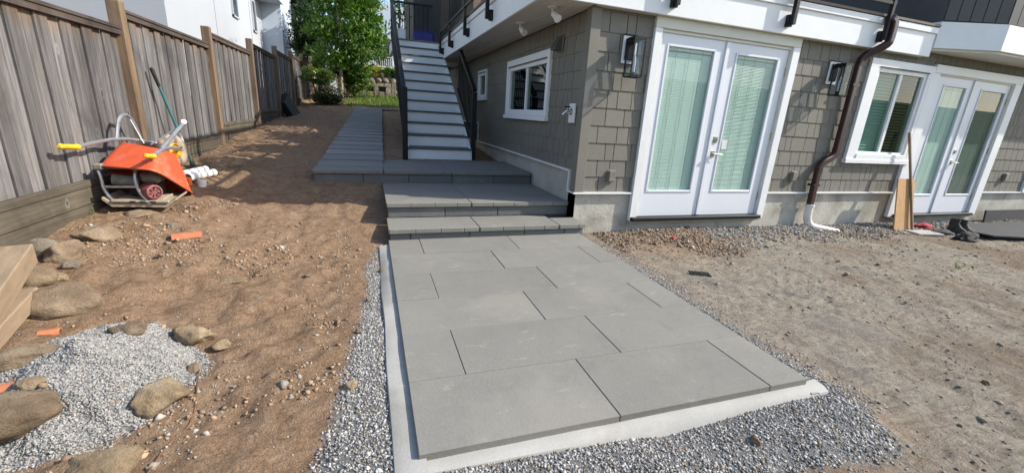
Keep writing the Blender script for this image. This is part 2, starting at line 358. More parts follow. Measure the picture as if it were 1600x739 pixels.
def ground_z(x, y, micro=True):
    x = np.asarray(x, float); y = np.asarray(y, float); xc = np.clip(x, -9, 14); yc = np.clip(y, -7, 32)
    z = np.empty(xc.shape); xf = xc.ravel(); yf = yc.ravel(); out = np.empty(xf.shape)
    for i in range(0, len(xf), 20000):
        d = np.hypot(xf[i:i + 20000, None] - _P[:, 0], yf[i:i + 20000, None] - _P[:, 1])
        out[i:i + 20000] = -d @ _W[:_N] + _W[_N] + _W[_N + 1] * xf[i:i + 20000] + _W[_N + 2] * yf[i:i + 20000]
    z = out.reshape(xc.shape)
    # gravel heap by the fence side
    u = (x + 3.40) / .35; v = (y + 2.12) / .42; r = np.hypot(u, v) + .25 * fbm(x * 3, y * 3, 3, 5)
    z = z + .2 * np.clip(1.1 - r, 0, 1) ** .8
    # gravel spilled before the patio front, lifted towards the mortar
    z = z + .03 * np.exp(-((y + 3.16) / .12) ** 2) * sst(-2.6, -2.2, x) * sst(.25, -.05, x)
    # low bank of pebbly earth by the corner of the house and along the foundation
    z = z + .07 * np.exp(-((x - 1.15) / .75) ** 2 - ((y + .38) / .3) ** 2) + .03 * np.exp(-((y + .15) / .2) ** 2) * sst(.3, 1, x)
    z = z + 4.5 * sst(-10, -17, y)                       # unseen grassy bank added behind the viewer to darken reflections in the glass
    # trampled hollows on the brown side
    z = z - .05 * np.exp(-((x + 3.05) / .3) ** 2 - ((y + .85) / .35) ** 2) + .03 * np.exp(-((x + 3.55) / .4) ** 2 - ((y + .95) / .2) ** 2)
    if micro:
        k = rough_mask(x, y)
        left = sst(-1, -2.2, x)
        n = fbm(x * 2.4, y * 2.4, 3, 1) * (.02 + .035 * left) + fbm(x * 9, y * 9, 3, 2) * (.016 + .022 * left) + .03 * left * np.clip(fbm(x * 13, y * 13, 2, 66) - .22, 0, 1) + fbm(x * 34, y * 34, 2, 3) * .009 - .02 * np.clip(np.abs(fbm(x * 4.5, y * 4.5, 3, 55)) * 2 - .45, 0, 1)
        # crawler-track ribs pressed into the silt on the right
        a = x * .62 - y * .78; b = x * .78 + y * .62
        tr = np.sin((a + .22 * fbm(b * 1.5, a * .7, 3, 8)) * 2 * math.pi / .085) * .0055 * sst(.08, .3, fbm(b * 1.6, a * .9, 3, 9)) * (.4 + 1.6 * np.abs(vnoise(a * 6, b * 6, 44))) * sst(.1, .5, x) * sst(-.55, -.9, y)
        rut = -.014 * np.exp(-((np.mod(b + .25 * fbm(a * .8, b * .3, 2, 12), .62) - .31) / .05) ** 2) * sst(.1, .6, x) * sst(-.6, -1.0, y)
        z = z + (n + tr + rut) * (.25 + .75 * k)
    return z
def gz(x, y, micro=True): return float(ground_z(np.array([x]), np.array([y]), micro)[0])

def axis(segs):
    out = []
    for a, b, s in segs: out.append(np.arange(a, b, s))
    return np.concatenate(out + [[segs[-1][1]]])
gx = axis([(-400, -60, 60), (-60, -12, 6), (-12, -5, .5), (-5, -1.9, .022), (-1.9, -.1, .08), (-.1, 3.4, .021), (3.4, 4, .03), (4, 10, .06), (10, 20, .6), (20, 60, 5), (60, 400, 60)])
gy = axis([(-400, -60, 60), (-60, -8, 5), (-8, -4, .25), (-4, 0.3, .022), (.3, 2.5, .035), (2.5, 13, .1), (13, 20, .3), (20, 60, 4), (60, 600, 60)])
GX, GY = np.meshgrid(gx, gy); GZ = ground_z(GX, GY)
nx, ny = len(gx), len(gy); idx = np.arange(nx * ny).reshape(ny, nx)
F = np.c_[idx[:-1, :-1].ravel(), idx[:-1, 1:].ravel(), idx[1:, 1:].ravel(), idx[1:, :-1].ravel()]
wob = fbm(GX * 1.3, GY * 1.3, 4, 21)
def strip_masks(x, y, wobble):
    """where crushed stone lies: left strip, front spill, right strip, heap"""
    l = sst(-.05, .03, x + 2.20 + .17 * np.clip((-.6 - y) / 1.7, 0, 1.3) + .1 * wobble) * sst(-2.02, -2.1, x) * sst(-.2, -1.0, y + .4 * wobble)
    f = sst(-3.42, -3.3, y + .12 * wobble) * sst(-2.95, -2.975, y + .12 * wobble) * sst(-2.45, -2.35, x) * sst(.06, -.05, x + .12 * wobble)
    r = np.maximum(sst(.14, .07, x + .09 * wobble), .25 * sst(.3, .08, x + .3 * wobble)) * sst(-.1, -.06, x) * sst(-3.2, -3.1, y) * sst(-.1, -.3, y)
    u = (x + 3.40) / .35; v = (y + 2.12) / .42
    h = sst(1.12, .98, np.hypot(u, v) + .3 * wobble)
    t = sst(1.1, .95, np.hypot((x + 3.45) / .26, (y + 2.42) / .17) + .3 * wobble)
    return np.maximum.reduce([l, f, r, h, t])
tint = np.zeros((nx * ny, 3))
tint[:, 0] = (sst(-1.2, .6, GX + .9 * wob) * sst(2, .5, GY)).ravel()
tint[:, 0] *= 1 - .8 * np.exp(-((GX - 1.) / .7) ** 2 - ((GY + .5) / .5) ** 2).ravel()
tint[:, 1] = np.maximum(strip_masks(GX, GY, wob), .75 * sst(.5, .2, -GY + .3 * wob) * sst(1.2, 2.2, GX) * (GY < .05)).ravel()
tint[:, 2] = np.maximum(sst(-8, -10, GY), sst(11.9, 12.5, GY + .8 * wob) * sst(-3.4, -2.6, GX + .6 * wob)).ravel()
ground = np_mesh('ground', np.c_[GX.ravel(), GY.ravel(), GZ.ravel()], F, 'soil', tint, True); tag(ground, kind='structure')

# ------------------------------------------------------------------ loose stone
def stone_mesh(name, P, S, C, mat='gravel', flat=.75, seed=1):
    """P (n,3) centres, S (n) radii, C (n,3) colours: angular six-cornered chips"""
    r = np.random.default_rng(seed); n = len(P)
    base = np.array([(1, 0, 0), (-1, 0, 0), (0, 1, 0), (0, -1, 0), (0, 0, 1), (0, 0, -1)], float)
    faces = np.array([(0, 2, 4), (2, 1, 4), (1, 3, 4), (3, 0, 4), (2, 0, 5), (1, 2, 5), (3, 1, 5), (0, 3, 5)])
    V = base[None] * r.uniform(.6, 1.25, (n, 6, 1)) + r.normal(0, .22, (n, 6, 3))
    a = r.uniform(0, 2 * np.pi, n); b = r.normal(0, .5, n); ca, sa, cb, sb = np.cos(a), np.sin(a), np.cos(b), np.sin(b)
    V = V * np.array([1.15, .9, flat]); x, y, z = V[..., 0].copy(), V[..., 1].copy(), V[..., 2].copy()
    y2 = y * cb[:, None] - z * sb[:, None]; z2 = y * sb[:, None] + z * cb[:, None]
    V = np.stack([x * ca[:, None] - y2 * sa[:, None], x * sa[:, None] + y2 * ca[:, None], z2], -1) * S[:, None, None] + P[:, None]
    F = (faces[None] + 6 * np.arange(n)[:, None, None]).reshape(-1, 3)
    return np_mesh(name, V.reshape(-1, 3), F, mat, np.repeat(C, 6, 0))
rg = np.random.default_rng(5)
def greys(n, lo=.17, hi=.52, warm=.12):
    v = rg.uniform(lo, hi, (n, 1)) ** 1.0; c = v * np.array([1., .975, .925]) + rg.normal(0, .004, (n, 3))
    w = rg.random(n) < warm; c[w] = rg.uniform(.5, 1.1, (w.sum(), 1)) * np.array([.36, .27, .18]); return np.clip(c, .03, .8)
def scatter(n, x0, x1, y0, y1, keep):
    x = rg.uniform(x0, x1, n); y = rg.uniform(y0, y1, n); k = rg.random(n) < keep(x, y); return x[k], y[k]
def lay(name, x, y, s, c, label, cat, flat=.75, sink=.25):
    z = ground_z(x, y) + s * flat * (1 - 2 * sink) * .5
    o = stone_mesh(name, np.c_[x, y, z], s, c, flat=flat); return tag(o, label, cat, kind='stuff')
wb = lambda x, y: fbm(x * 1.3, y * 1.3, 4, 21)
heap = lambda x, y: np.maximum(sst(1.15, .95, np.hypot((x + 3.40) / .35, (y + 2.12) / .42) + .3 * wb(x, y)), sst(1.15, .95, np.hypot((x + 3.45) / .26, (y + 2.42) / .17) + .3 * wb(x, y)))
x, y = scatter(90000, -4.0, -2.85, -2.85, -1.5, lambda x, y: heap(x, y) + .008)
lay('gravel_heap', x, y, rg.gamma(4, .0006, len(x)) + .0024, greys(len(x), .2, .42, .03), 'spilled heap of pale grey crushed stone among the boulders', 'gravel')
strips = lambda x, y: np.where(x < -2.6, 0, np.maximum(strip_masks(x, y, wb(x, y)), 0) * 1.)
x, y = scatter(120000, -2.6, .35, -3.6, .1, lambda x, y: strips(x, y) + .01 * (rough_mask(x, y) > .1))
lay('gravel_border', x, y, rg.gamma(5, .0007, len(x)) + .0026, greys(len(x), .13, .56, .08), 'grey crushed stone spread round the edges of the slab patio', 'gravel')
x, y = scatter(30000, .25, 10, -1.1, -.03, lambda x, y: sst(.75, .15, -y + .5 * wb(x, y) - .35 * np.exp(-((x - 1.) / .6) ** 2)) * (.75 + .25 * (x > 5)))
c = greys(len(x), .14, .44, .35); kb = (rg.random(len(x)) < .75 * sst(2.3, 1.4, x)); c[kb] = rg.uniform(.6, 1.2, (kb.sum(), 1)) * np.array([.27, .185, .125]); lay('foundation_gravel', x, y, rg.gamma(4, .0022, len(x)) + .004, c, 'mixed brown and grey pebbles along the house foundation', 'gravel')
def peb(x, y):
    cl = fbm(x * 1.7, y * 1.7, 3, 31) + .35 * np.exp(-((x + 3.75) / .3) ** 2 - ((y + .55) / .4) ** 2); left = x < -2.3
    return np.where(left, .022 + 1.5 * np.clip(cl - .2, 0, 1) * 2, .07 + .8 * np.clip(cl - .15, 0, 1)) * rough_mask(x, y) * (1 - .95 * heap(x, y))
x, y = scatter(24000, -4.45, -2.25, -3.2, 3.0, peb); c = rg.uniform(.6, 1.3, (len(x), 1)) * np.array([.36, .245, .16]); k = rg.random(len(x)) < .22; c[k] = rg.uniform(.7, 1.2, (k.sum(), 1)) * np.array([.38, .34, .29])
lay('soil_pebbles', x, y, rg.gamma(1.6, .0034, len(x)) + .0025, np.clip(c, .03, .7), 'clods and pebbles littering the brown earth beside the fence', 'pebbles', sink=.3)
x, y = scatter(26000, .1, 7, -4.2, -.3, peb); c = rg.uniform(.6, 1.25, (len(x), 1)) * np.array([.27, .23, .18])
lay('silt_pebbles', x, y, rg.gamma(1.5, .0036, len(x)) + .0025, np.clip(c, .03, .7), 'small pebbles in the trampled silt before the doors', 'pebbles', sink=.35)

# grass at the far end of the walk
n = 9000; x = rg.uniform(-3.4, 2.5, n); y = rg.uniform(11.7, 16.5, n); k = (sst(11.9, 12.6, y + .8 * wb(x, y)) * sst(-3.4, -2.6, x + .6 * wb(x, y))) > rg.random(n); x, y = x[k], y[k]; n = len(x)
z = ground_z(x, y); a = rg.uniform(0, 6.28, n); h = rg.uniform(.03, .09, n); lean = rg.normal(0, .03, (n, 2)); wd = .012
V = np.stack([np.c_[x - np.cos(a) * wd, y - np.sin(a) * wd, z - .005], np.c_[x + np.cos(a) * wd, y + np.sin(a) * wd, z - .005], np.c_[x + lean[:, 0], y + lean[:, 1], z + h]], 1).reshape(-1, 3)
tag(np_mesh('lawn_grass', V, np.arange(3 * n).reshape(-1, 3), 'leaf_lime', np.repeat(rg.uniform(.6, 1.1, (n, 1)) * np.ones(3), 3, 0)), 'short patchy lawn beyond the end of the slab walk', 'grass', kind='stuff')

# ------------------------------------------------------------------ patio
ROWS = [-2.932, -2.483, -2.044, -1.606, -1.156, -.705, -.285]
SPL = [[-1.19, -.31], [-1.79, -.905], [-1.18, -.30], [-1.79, -.90], [-1.175, -.28], [-1.78, -.885]]
def patio_z(y): return -.397 + .014 * (y + .31)
bed = MB(); bed.box(PX0 + .012, PX1 - .012, ROWS[0] + .012, -.25, -.62, -.452)
patio = bed.build('patio', 'mortar'); tag(patio, kind='structure')
for i, cuts in enumerate(SPL):
    xs = [PX0] + cuts + [PX1]; y0, y1 = ROWS[i], ROWS[i + 1]
    for a, b in zip(xs, xs[1:]):
        dz = rnd.uniform(-.0015, .0015); q = MB(); t = .014 * (y0 + y1) / 2
        zt = patio_z((y0 + y1) / 2) + dz; gpx = .0014
        cx, cy = (a + b) / 2, (y0 + y1) / 2
        M = Matrix.Translation((cx, cy, zt)) @ Matrix.Rotation(.014, 4, 'X')
        q.cbox(-(b - a) / 2 + gpx, (b - a) / 2 - gpx, -(y1 - y0) / 2 + gpx, (y1 - y0) / 2 - gpx, -.048, 0, .0028, M); q.build('slab', 'slab', patio)
# mortar haunch along the left and front edges: bevelled strips, trowelled unevenly
def haunch(name, A, B, out, wid, zt_in, n, seed):
    r = np.random.default_rng(seed); A = Vector(A); B = Vector(B); out = Vector(out).normalized(); q = MB(); V = []
    for k in range(n + 1):
        p = A.lerp(B, k / n); w = wid * (1 + .35 * float(vnoise(np.array([k * .31]), np.array([seed * 1.]), seed)[0]))
        zi = patio_z(p.y) + zt_in; j = lambda s: r.normal(0, s)
        g_ = gz(p.x + out.x * w, p.y + out.y * w, False)
        V += [(p.x - out.x * .03, p.y - out.y * .03, zi), (p.x + out.x * .012, p.y + out.y * .012, zi + j(.0015)), (p.x + out.x * w * .6, p.y + out.y * w * .6, (zi * .55 + (g_ + .018) * .45) + j(.002)), (p.x + out.x * w, p.y + out.y * w, g_ + .012 + j(.002)), (p.x + out.x * (w + .03), p.y + out.y * (w + .03), g_ - .08)]
    q.add(V, [(k * 5 + i, k * 5 + i + 1, k * 5 + i + 6, k * 5 + i + 5) for k in range(n) for i in range(4)])
    return q.build(name, 'mortar', patio, True)
haunch('mortar_edge', (PX0, -.36, 0), (PX0, -3.02, 0), (-1, 0, 0), .085, -.022, 18, 3)
haunch('mortar_edge', (PX0 - .07, -2.937, 0), (PX1 + .09, -2.937, 0), (0, -1, 0), .050, -.034, 14, 7)
haunch('mortar_edge', (PX1, -2.99, 0), (PX1, -.3, 0), (1, 0, 0), .03, -.045, 40, 9)

# ------------------------------------------------------------------ steps and raised landing
steps = thing('garden_steps', (-1.05, .4, -.45), 'three low grey slab steps climbing from the patio to the white stair', 'steps')
def course(y0, y1, z0, z1, xs, front):
    for a, b in zip(xs, xs[1:]):
        q = MB(); q.cbox(a + .0025, b - .0025, front, front + .12, z0, z1, .006); q.build('riser_block', 'riser_block', steps)
    q = MB(); q.box(xs[0] + .01, -.005, front + .05, y1, z0 - .12, z1 - .003); q.build('core', 'riser_block', steps)
def tread(x0, x1, y0, y1, zt, nose):
    q = MB(); q.cbox(x0 + .002, x1 - .002, y0 + .002, y1 - .002, zt - .046, zt, .004)
    s = q.build('tread_slab', 'slab', steps)
    if nose:   # chiselled front edge: short faces a hand apart
        q = MB(); x = x0 + .01
        while x < x1 - .02:
            e = min(x + rnd.uniform(.225, .255), x1 - .006); q.cbox(x, e - .006, y0 - .0055, y0 + .02, zt - .0455, zt - .0035, .003); x = e
        q.build('nosing', 'slab', s)
course(-.29, .14, -.47, -.333, [PX0 + .015, -1.86, -1.28, -.69, -.23, -.002], -.285)
for a, b in ((PX0, -1.185), (-1.185, -.31), (-.31, .012)): tread(a, b, -.31, .137 if b < 0 else -.004, -.286, True)
course(.14, 1.39, -.287, -.175, [PX0 + .015, -1.46, -.87, -.006], .142)
for a, b in ((PX0, -1.175), (-1.175, -.006)):
    tread(a, b, .123, .575, -.128, True); tread(a if b < -1 else -1.62 + .03, b if b > -1 else -1.62, .575, 1.02, -.129, False) if False else tread(a, b, .577, 1.41, -.1285, False)
course(1.39, 2.7, -.19, -.019, [-2.87, -2.3, -1.73, -1.15, -.56, -.006], 1.415)
q = MB(); q.box(-2.85, -2.0, 1.45, 1.9, -.3, -.02); q.build('core', 'riser_block', steps)
for a, b in ((-2.046, -1.17), (-1.17, -.006)):
    for y0, y1 in ((1.39, 1.84), (1.84, 2.29), (2.29, 2.74)): tread(a, b, y0, y1, .028, y0 < 1.4)
tread(-2.888, -2.048, 1.39, 1.75, .028, True)

# ------------------------------------------------------------------ slab walk
walk = MB(); walk.box(-2.85, -2.1, 1.7, 1.72, -.06, -.05); path = walk.build('path', 'riser_block'); tag(path, kind='structure')
y = 1.752; k = 0
while y < 11.4:
    d = .4445; yc = y + d / 2; cx = -2.468 + path_dx(yc)
    q = MB(); M = Matrix.Translation((cx + rnd.uniform(-.004, .004), yc, path_z(yc) + rnd.uniform(-.001, .001))) @ Matrix.Rotation(math.atan(PATH_S - .034), 4, 'X')
    q.cbox(-.418, .418, -d / 2 + .0075, d / 2 - .0075, -.05, 0, .006, M); q.build('slab', 'slab_path', path); y += d; k += 1
q = MB(); M = Matrix.Translation((-1.75, 11.25, path_z(11.25))); q.cbox(-.3, .5, -.2, .22, -.05, .0, .004, M); q.build('slab', 'slab_path', path)
# ------------------------------------------------------------------ house
house = thing('house', (0, 0, 0), 'taupe shingled house with white trim over a bare concrete foundation', 'house')
D1 = dict(x0=.826, x1=2.737, xm=1.763, z0=-.286, z1=1.764); D2 = dict(x0=5.63, x1=7.535, xm=6.56, z0=-.335, z1=1.715)
WN = (4.36, 5.36, .565, 1.69)                      # front window opening
WC = (4.16, 5.50, .434, 1.815)                     # its casing
SWN = (1.04, 2.60, .86, 1.50); SWC = (.938, 2.70, .753, 1.622)     # side window (along y)
SW2 = (4.12, 4.60, 1.13, 1.55); SW2C = (4.03, 4.69, 1.05, 1.62)
H1 = 1.90
def wall_cells(x0, x1, z0, z1, holes):
    xs = sorted({x0, x1} | {h[0] for h in holes} | {h[1] for h in holes}); zs = sorted({z0, z1} | {h[2] for h in holes} | {h[3] for h in holes})
    for a, b in zip(xs, xs[1:]):
        for c, d in zip(zs, zs[1:]):
            mx, mz = (a + b) / 2, (c + d) / 2
            if not any(h[0] < mx < h[1] and h[2] < mz < h[3] for h in holes): yield a, b, c, d
# foundation, front and stepped side
q = MB()
for a, b, c, d in wall_cells(.012, 11, -1.0, -.006, [(D1['x0'] - .02, D1['x1'] + .02, -.36, 0), (D2['x0'] - .02, D2['x1'] + .02, -.405, 0)]): q.box(a, b, .008, .2, c, d)
front_f = q.build('foundation', 'foundation', house)
q = MB(); q.prism([(0, -.0 + .012, -1), (0, 12, -1), (0, 12, .6), (0, 4.62, .6), (0, 4.62, .225), (0, .14, .225), (0, .14, -.008), (0, .012, -.008)], (.012, 0, 0), (.2, 0, 0)); q.build('foundation', 'foundation', house)
# wall bodies
q = MB()
fh = [(D1['x0'], D1['x1'], -.3, D1['z1']), (D2['x0'], D2['x1'], -.35, D2['z1']), WN]
for a, b, c, d in wall_cells(.0, 11, 0, H1 + .3, [(h[0], h[1], max(0, h[2]), h[3]) for h in fh]): q.box(a, b, .0, .14, c, d)
front_wall = q.build('wall', 'wall_core', house)
q = MB()
for a, b, c, d in wall_cells(.14, 12, .0, H1 + .3, [SWN, SW2, (.14, 12, .0, .235)]): q.box(.0, .14, a, b, c, d)
side_wall = q.build('wall', 'wall_core', house)
q = MB(); q.box(10.9, 11.05, .14, 12, -1, 2.2); q.box(.14, 11, 11.9, 12, -1, 2.2); q.box(.14, 10.9, .2, 11.9, -.42, -.38); q.build('wall', 'wall_core', house)
q = MB(); q.box(.3, 10.8, .75, .8, -.38, 2.1); q.box(.75, .8, .8, 11.8, -.38, 2.1); q.build('dark_backing', 'dark_interior', house)  # unseen sheets painted near black, standing for unlit rooms behind the glass
# shingles: every one a tapered board
u = MB(); u.add([(0, -1, 0), (1, -1, 0), (1, 0, 0), (0, 0, 0), (0, -.42, 1), (1, -.42, 1), (1, 0, 1), (0, 0, 1)], [(0, 1, 5, 4), (1, 2, 6, 5), (2, 3, 7, 6), (3, 0, 4, 7), (4, 5, 6, 7), (3, 2, 1, 0)])
um = bpy.data.meshes.new('shingle'); um.from_pydata(u.v, [], u.f); um.materials.append(MT['shingle'])
EXP = .188; sh = []
def shingles(wall, length, z_lo, top, holes, place, seed, corner):
    r = random.Random(seed); k = 0
    while k * EXP + z_lo(0) < top:
        z0 = k * EXP; z1 = min(z0 + EXP, top); x = corner
        while x < length:
            wd = r.choice((.105, .13, .15, .17, .19, .215, .24)) * r.uniform(.93, 1.07); a, b = x + .0042, min(x + wd, length) - .0042; x += wd
            lo = max(z0, z_lo((a + b) / 2))
            if lo >= z1 - .01: continue
            pieces = [(a, b, lo, z1)]
            for h in holes:
                new = []
                for (p, s_, c, d) in pieces:
                    if s_ <= h[0] or p >= h[1] or d <= h[2] or c >= h[3]: new.append((p, s_, c, d)); continue
                    if p < h[0]: new.append((p, h[0], c, d))
                    if s_ > h[1]: new.append((h[1], s_, c, d))
                    pm, sm = max(p, h[0]), min(s_, h[1])
                    if c < h[2]: new.append((pm, sm, c, h[2]))
                    if d > h[3]: new.append((pm, sm, h[3], d))
                pieces = new
            for (p, s_, c, d) in pieces:
                if s_ - p > .012 and d - c > .012: sh.append((wall, place, p, s_ - p, c + r.uniform(-.001, .001), d - c, r.uniform(.0135, .0150)))
        k += 1
sk_ = .03
fhole = [(.734 + sk_, 2.85 - sk_, -1, 1.9 - .05), (WC[0] + sk_, WC[1], WC[2] + sk_, WC[3] - sk_), (5.42, 7.725 - sk_, -1, 1.85 - sk_), (8.93, 9.5, .02, .55)]
shingles('f', 10.6, lambda x: 0.012, H1 + .12, fhole, 'f', 5, .09)
shole = [(SWC[0] + sk_, SWC[1] - sk_, SWC[2] + sk_, SWC[3] - sk_), (SW2C[0] + sk_, SW2C[1] - sk_, SW2C[2] + sk_, SW2C[3] - sk_)]
shingles('s', 11.5, lambda y: .012 if y < .135 else (.247 if y < 4.62 else .61), H1 - .004, shole, 's', 9, .085)
def sh_center(s):
    return Vector((s[2] + s[3] / 2, -.01, s[4] + s[5] / 2)) if s[1] == 'f' else Vector((-.01, s[2] + s[3] / 2, s[4] + s[5] / 2))
def sh_size(s):
    c = sh_center(s); d = c - CAM_C; nrm = abs(d.y if s[1] == 'f' else d.x) / d.length; px = 800 + FPX * d.dot(CAM_R) / max(.1, d.dot(CAM_F))
    return s[3] * s[5] * nrm / d.length_squared * (1 if px < 1610 else .01)
sh.sort(key=sh_size, reverse=True)
rest = {'f': MB(), 's': MB()}
for i, s in enumerate(sh):
    wl = front_wall if s[1] == 'f' else side_wall
    if i < 300:
        if s[1] == 'f': inst('shingle', um, wl, (s[2], -.0015, s[4]), (s[3], s[6], s[5]))
        else: inst('shingle', um, wl, (-.0015, s[2] + s[3], s[4]), (s[3], s[6], s[5]), (0, 0, -math.pi / 2))
    else:
        M = Matrix.Translation((s[2], -.0015, s[4])) @ Matrix.Diagonal((s[3], s[6], s[5], 1)) if s[1] == 'f' else Matrix.Translation((-.0015, s[2] + s[3], s[4])) @ Matrix.Rotation(-math.pi / 2, 4, 'Z') @ Matrix.Diagonal((s[3], s[6], s[5], 1))
        rest[s[1]].add([M @ Vector(v) for v in u.v], u.f)
for k_, wl in (('f', front_wall), ('s', side_wall)):
    if rest[k_].v: tag(rest[k_].build('shingle_courses', 'shingle', wl), kind='stuff')
# corner boards and flashing
q = MB(); q.cbox(-.03, .085, -.034, -.0015, .012, H1, .003); q.build('corner_board', 'trim_taupe', house)
q = MB(); q.cbox(-.034, -.0015, -.0015, .08, .012, H1, .003); q.build('corner_board', 'trim_taupe', house)
def flash(*b): q = MB(); q.box(*b); q.build('flashing', 'white_paint', house)
flash(-.040, .735, -.044, .008, -.008, .011); flash(2.85, 5.43, -.044, .008, -.008, .011); flash(7.73, 10.6, -.044, .008, -.008, .011)
flash(-.04, .012, .0085, .15, -.008, .011); flash(-.04, -.0015, .128, .148, .0115, .224); flash(-.042, .012, .128, 4.63, .225, .246); flash(-.04, -.0015, 4.612, 4.632, .2465, .59); flash(-.042, .012, 4.612, 11.5, .591, .61)

# ---- casings
def casing(name, parts, mat='white_paint', y0=-.052, y1=.0, side=False):
    for (a, b, c, d) in parts:
        q = MB()
        if side: q.cbox(y0, y1, a, b, c, d, .003)
        else: q.cbox(a, b, y0, y1, c, d, .003)
        q.build(name, mat, house)
casing('door_casing', [(.734, D1['x0'], -.335, 1.795), (D1['x1'], 2.85, -.335, 1.795)]); casing('door_casing', [(.734, 2.85, 1.797, 1.905)], 'cream_paint')
casing('door_casing', [(5.44, D2['x0'], -.38, 1.735), (D2['x1'], 7.725, -.38, 1.735), (5.505, 7.725, 1.737, 1.85)])
def jamb(D):
    q = MB(); q.box(D['x0'], D['x0'] + .022, -.03, .13, D['z0'] - .01, D['z1'] + .03); q.box(D['x1'] - .022, D['x1'], -.03, .13, D['z0'] - .01, D['z1'] + .03); q.box(D['x0'] + .022, D['x1'] - .022, -.03, .13, D['z1'], D['z1'] + .03); q.build('door_frame', 'cream_paint', house)
    q = MB(); q.cbox(D['x0'] - .08, D['x1'] + .03, -.10, .13, D['z0'] - .048, D['z0'] - .003, .004); q.build('threshold', 'black_metal', house)
    q = MB(); q.cbox(D['x0'] - .09, D['x1'] + .04, -.07, .18, D['z0'] - .075, D['z0'] - .0485, .003); q.build('sill', 'flat_stone', house)
jamb(D1); jamb(D2)
# ---- door leaves
def leaf(x0, x1, z0, z1, g, active, tilt, hinge_side, astr, blind='blind', jit=2.):
    """g: glass rect"""
    y0, y1 = -.012, .035; d = MB()
    for a, b, c, e in wall_cells(x0, x1, z0, z1, [g]): d.box(a, b, y0, y1, c, e)
    dr = d.build('door', 'door_white', house)
    q = MB(); t = .022
    for (a, b, c, e) in ((g[0] - t, g[0] + .004, g[2] - t, g[3] + t), (g[1] - .004, g[1] + t, g[2] - t, g[3] + t), (g[0] + .004, g[1] - .004, g[2] - t, g[2] + .004), (g[0] + .004, g[1] - .004, g[3] - .004, g[3] + t)): q.cbox(a, b, y0 - .009, y0 - .0005, c, e, .004)
    q.build('glazing_bead', 'door_white', dr)
    q = MB(); q.box(g[0], g[1], .002, .008, g[2], g[3]); q.build('pane', 'door_glass', dr)
    q = MB(); n = int((g[3] - g[2] - .05) / .0165)
    for k in range(n):
        z = g[2] + .012 + k * .0165; M = Matrix.Translation(((g[0] + g[1]) / 2, .024, z)) @ Matrix.Rotation(R(tilt + rnd.uniform(-jit, jit)), 4, 'X')
        q.box(-(g[1] - g[0]) / 2 + .004, (g[1] - g[0]) / 2 - .004, -.0095, .0095, -.0007, .0007, M)
    q.box(g[0], g[1], .012, .034, g[3] - .035, g[3]); q.build('blind', blind, dr)
    q = MB()
    for f in (.22, .5, .78): xx = g[0] + (g[1] - g[0]) * f; q.box(xx - .001, xx + .001, .0105, .0125, g[2], g[3])
    q.build('blind_cord', 'blind_grey', dr)
    q = MB(); q.box(x0 + .01, x1 - .01, .045, .05, z0 + .01, z1 - .01); q.build('liner', 'blind', dr)
    for z in (z0 + .25, (z0 + z1) / 2, z1 - .25):
        q = MB(); xx = x1 + .003 if hinge_side > 0 else x0 - .003; q.tube([(xx, y0 - .006, z - .05), (xx, y0 - .006, z + .05)], .008, 8); q.build('hinge', 'brass', dr)
    if active:
        hx = x0 + .062; q = MB(); q.cbox(hx - .034, hx + .034, y0 - .016, y0, .62, .70, .006); q.tube([(hx, y0 - .016, .66), (hx, y0 - .03, .66)], .022, 12); q.build('deadbolt', 'chrome', dr)
        q = MB(); q.cbox(hx - .034, hx + .034, y0 - .014, y0, .45, .53, .006); q.tube([(hx, y0 - .014, .49), (hx, y0 - .055, .49)], .013, 10); q.tube([(hx - .012, y0 - .052, .49), (hx + .06, y0 - .054, .49), (hx + .125, y0 - .046, .487)], [.011, .010, .008], 8); q.build('handle', 'chrome', dr)
    if astr:
        q = MB(); q.cbox(x0 - .03, x0 + .022, y0 - .018, y0 - .0005, z0 + .004, z1 - .004, .004); q.build('astragal', 'door_white', dr)
    return dr
leaf(D1['x0'] + .024, D1['xm'] - .002, D1['z0'], D1['z1'] - .002, (.955, 1.59, .031, 1.638), False, 74, -1, False)
rl = leaf(D1['xm'] + .002, D1['x1'] - .024, D1['z0'], D1['z1'] - .002, (1.93, 2.56, .031, 1.638), True, 56, 1, True, jit=5.)
q = MB(); q.cbox(1.965, 2.045, .0, .0018, .55, .66, .0005); q.build('notice', 'ceramic_white', rl)
leaf(D2['x0'] + .024, D2['xm'] - .002, D2['z0'], D2['z1'] - .002, (5.86, 6.40, -.03, 1.59), False, 74, -1, False)
leaf(D2['xm'] + .002, D2['x1'] - .024, D2['z0'], D2['z1'] - .002, (6.79, 7.42, -.03, 1.59), True, 70, 1, True, 'blind_grey')

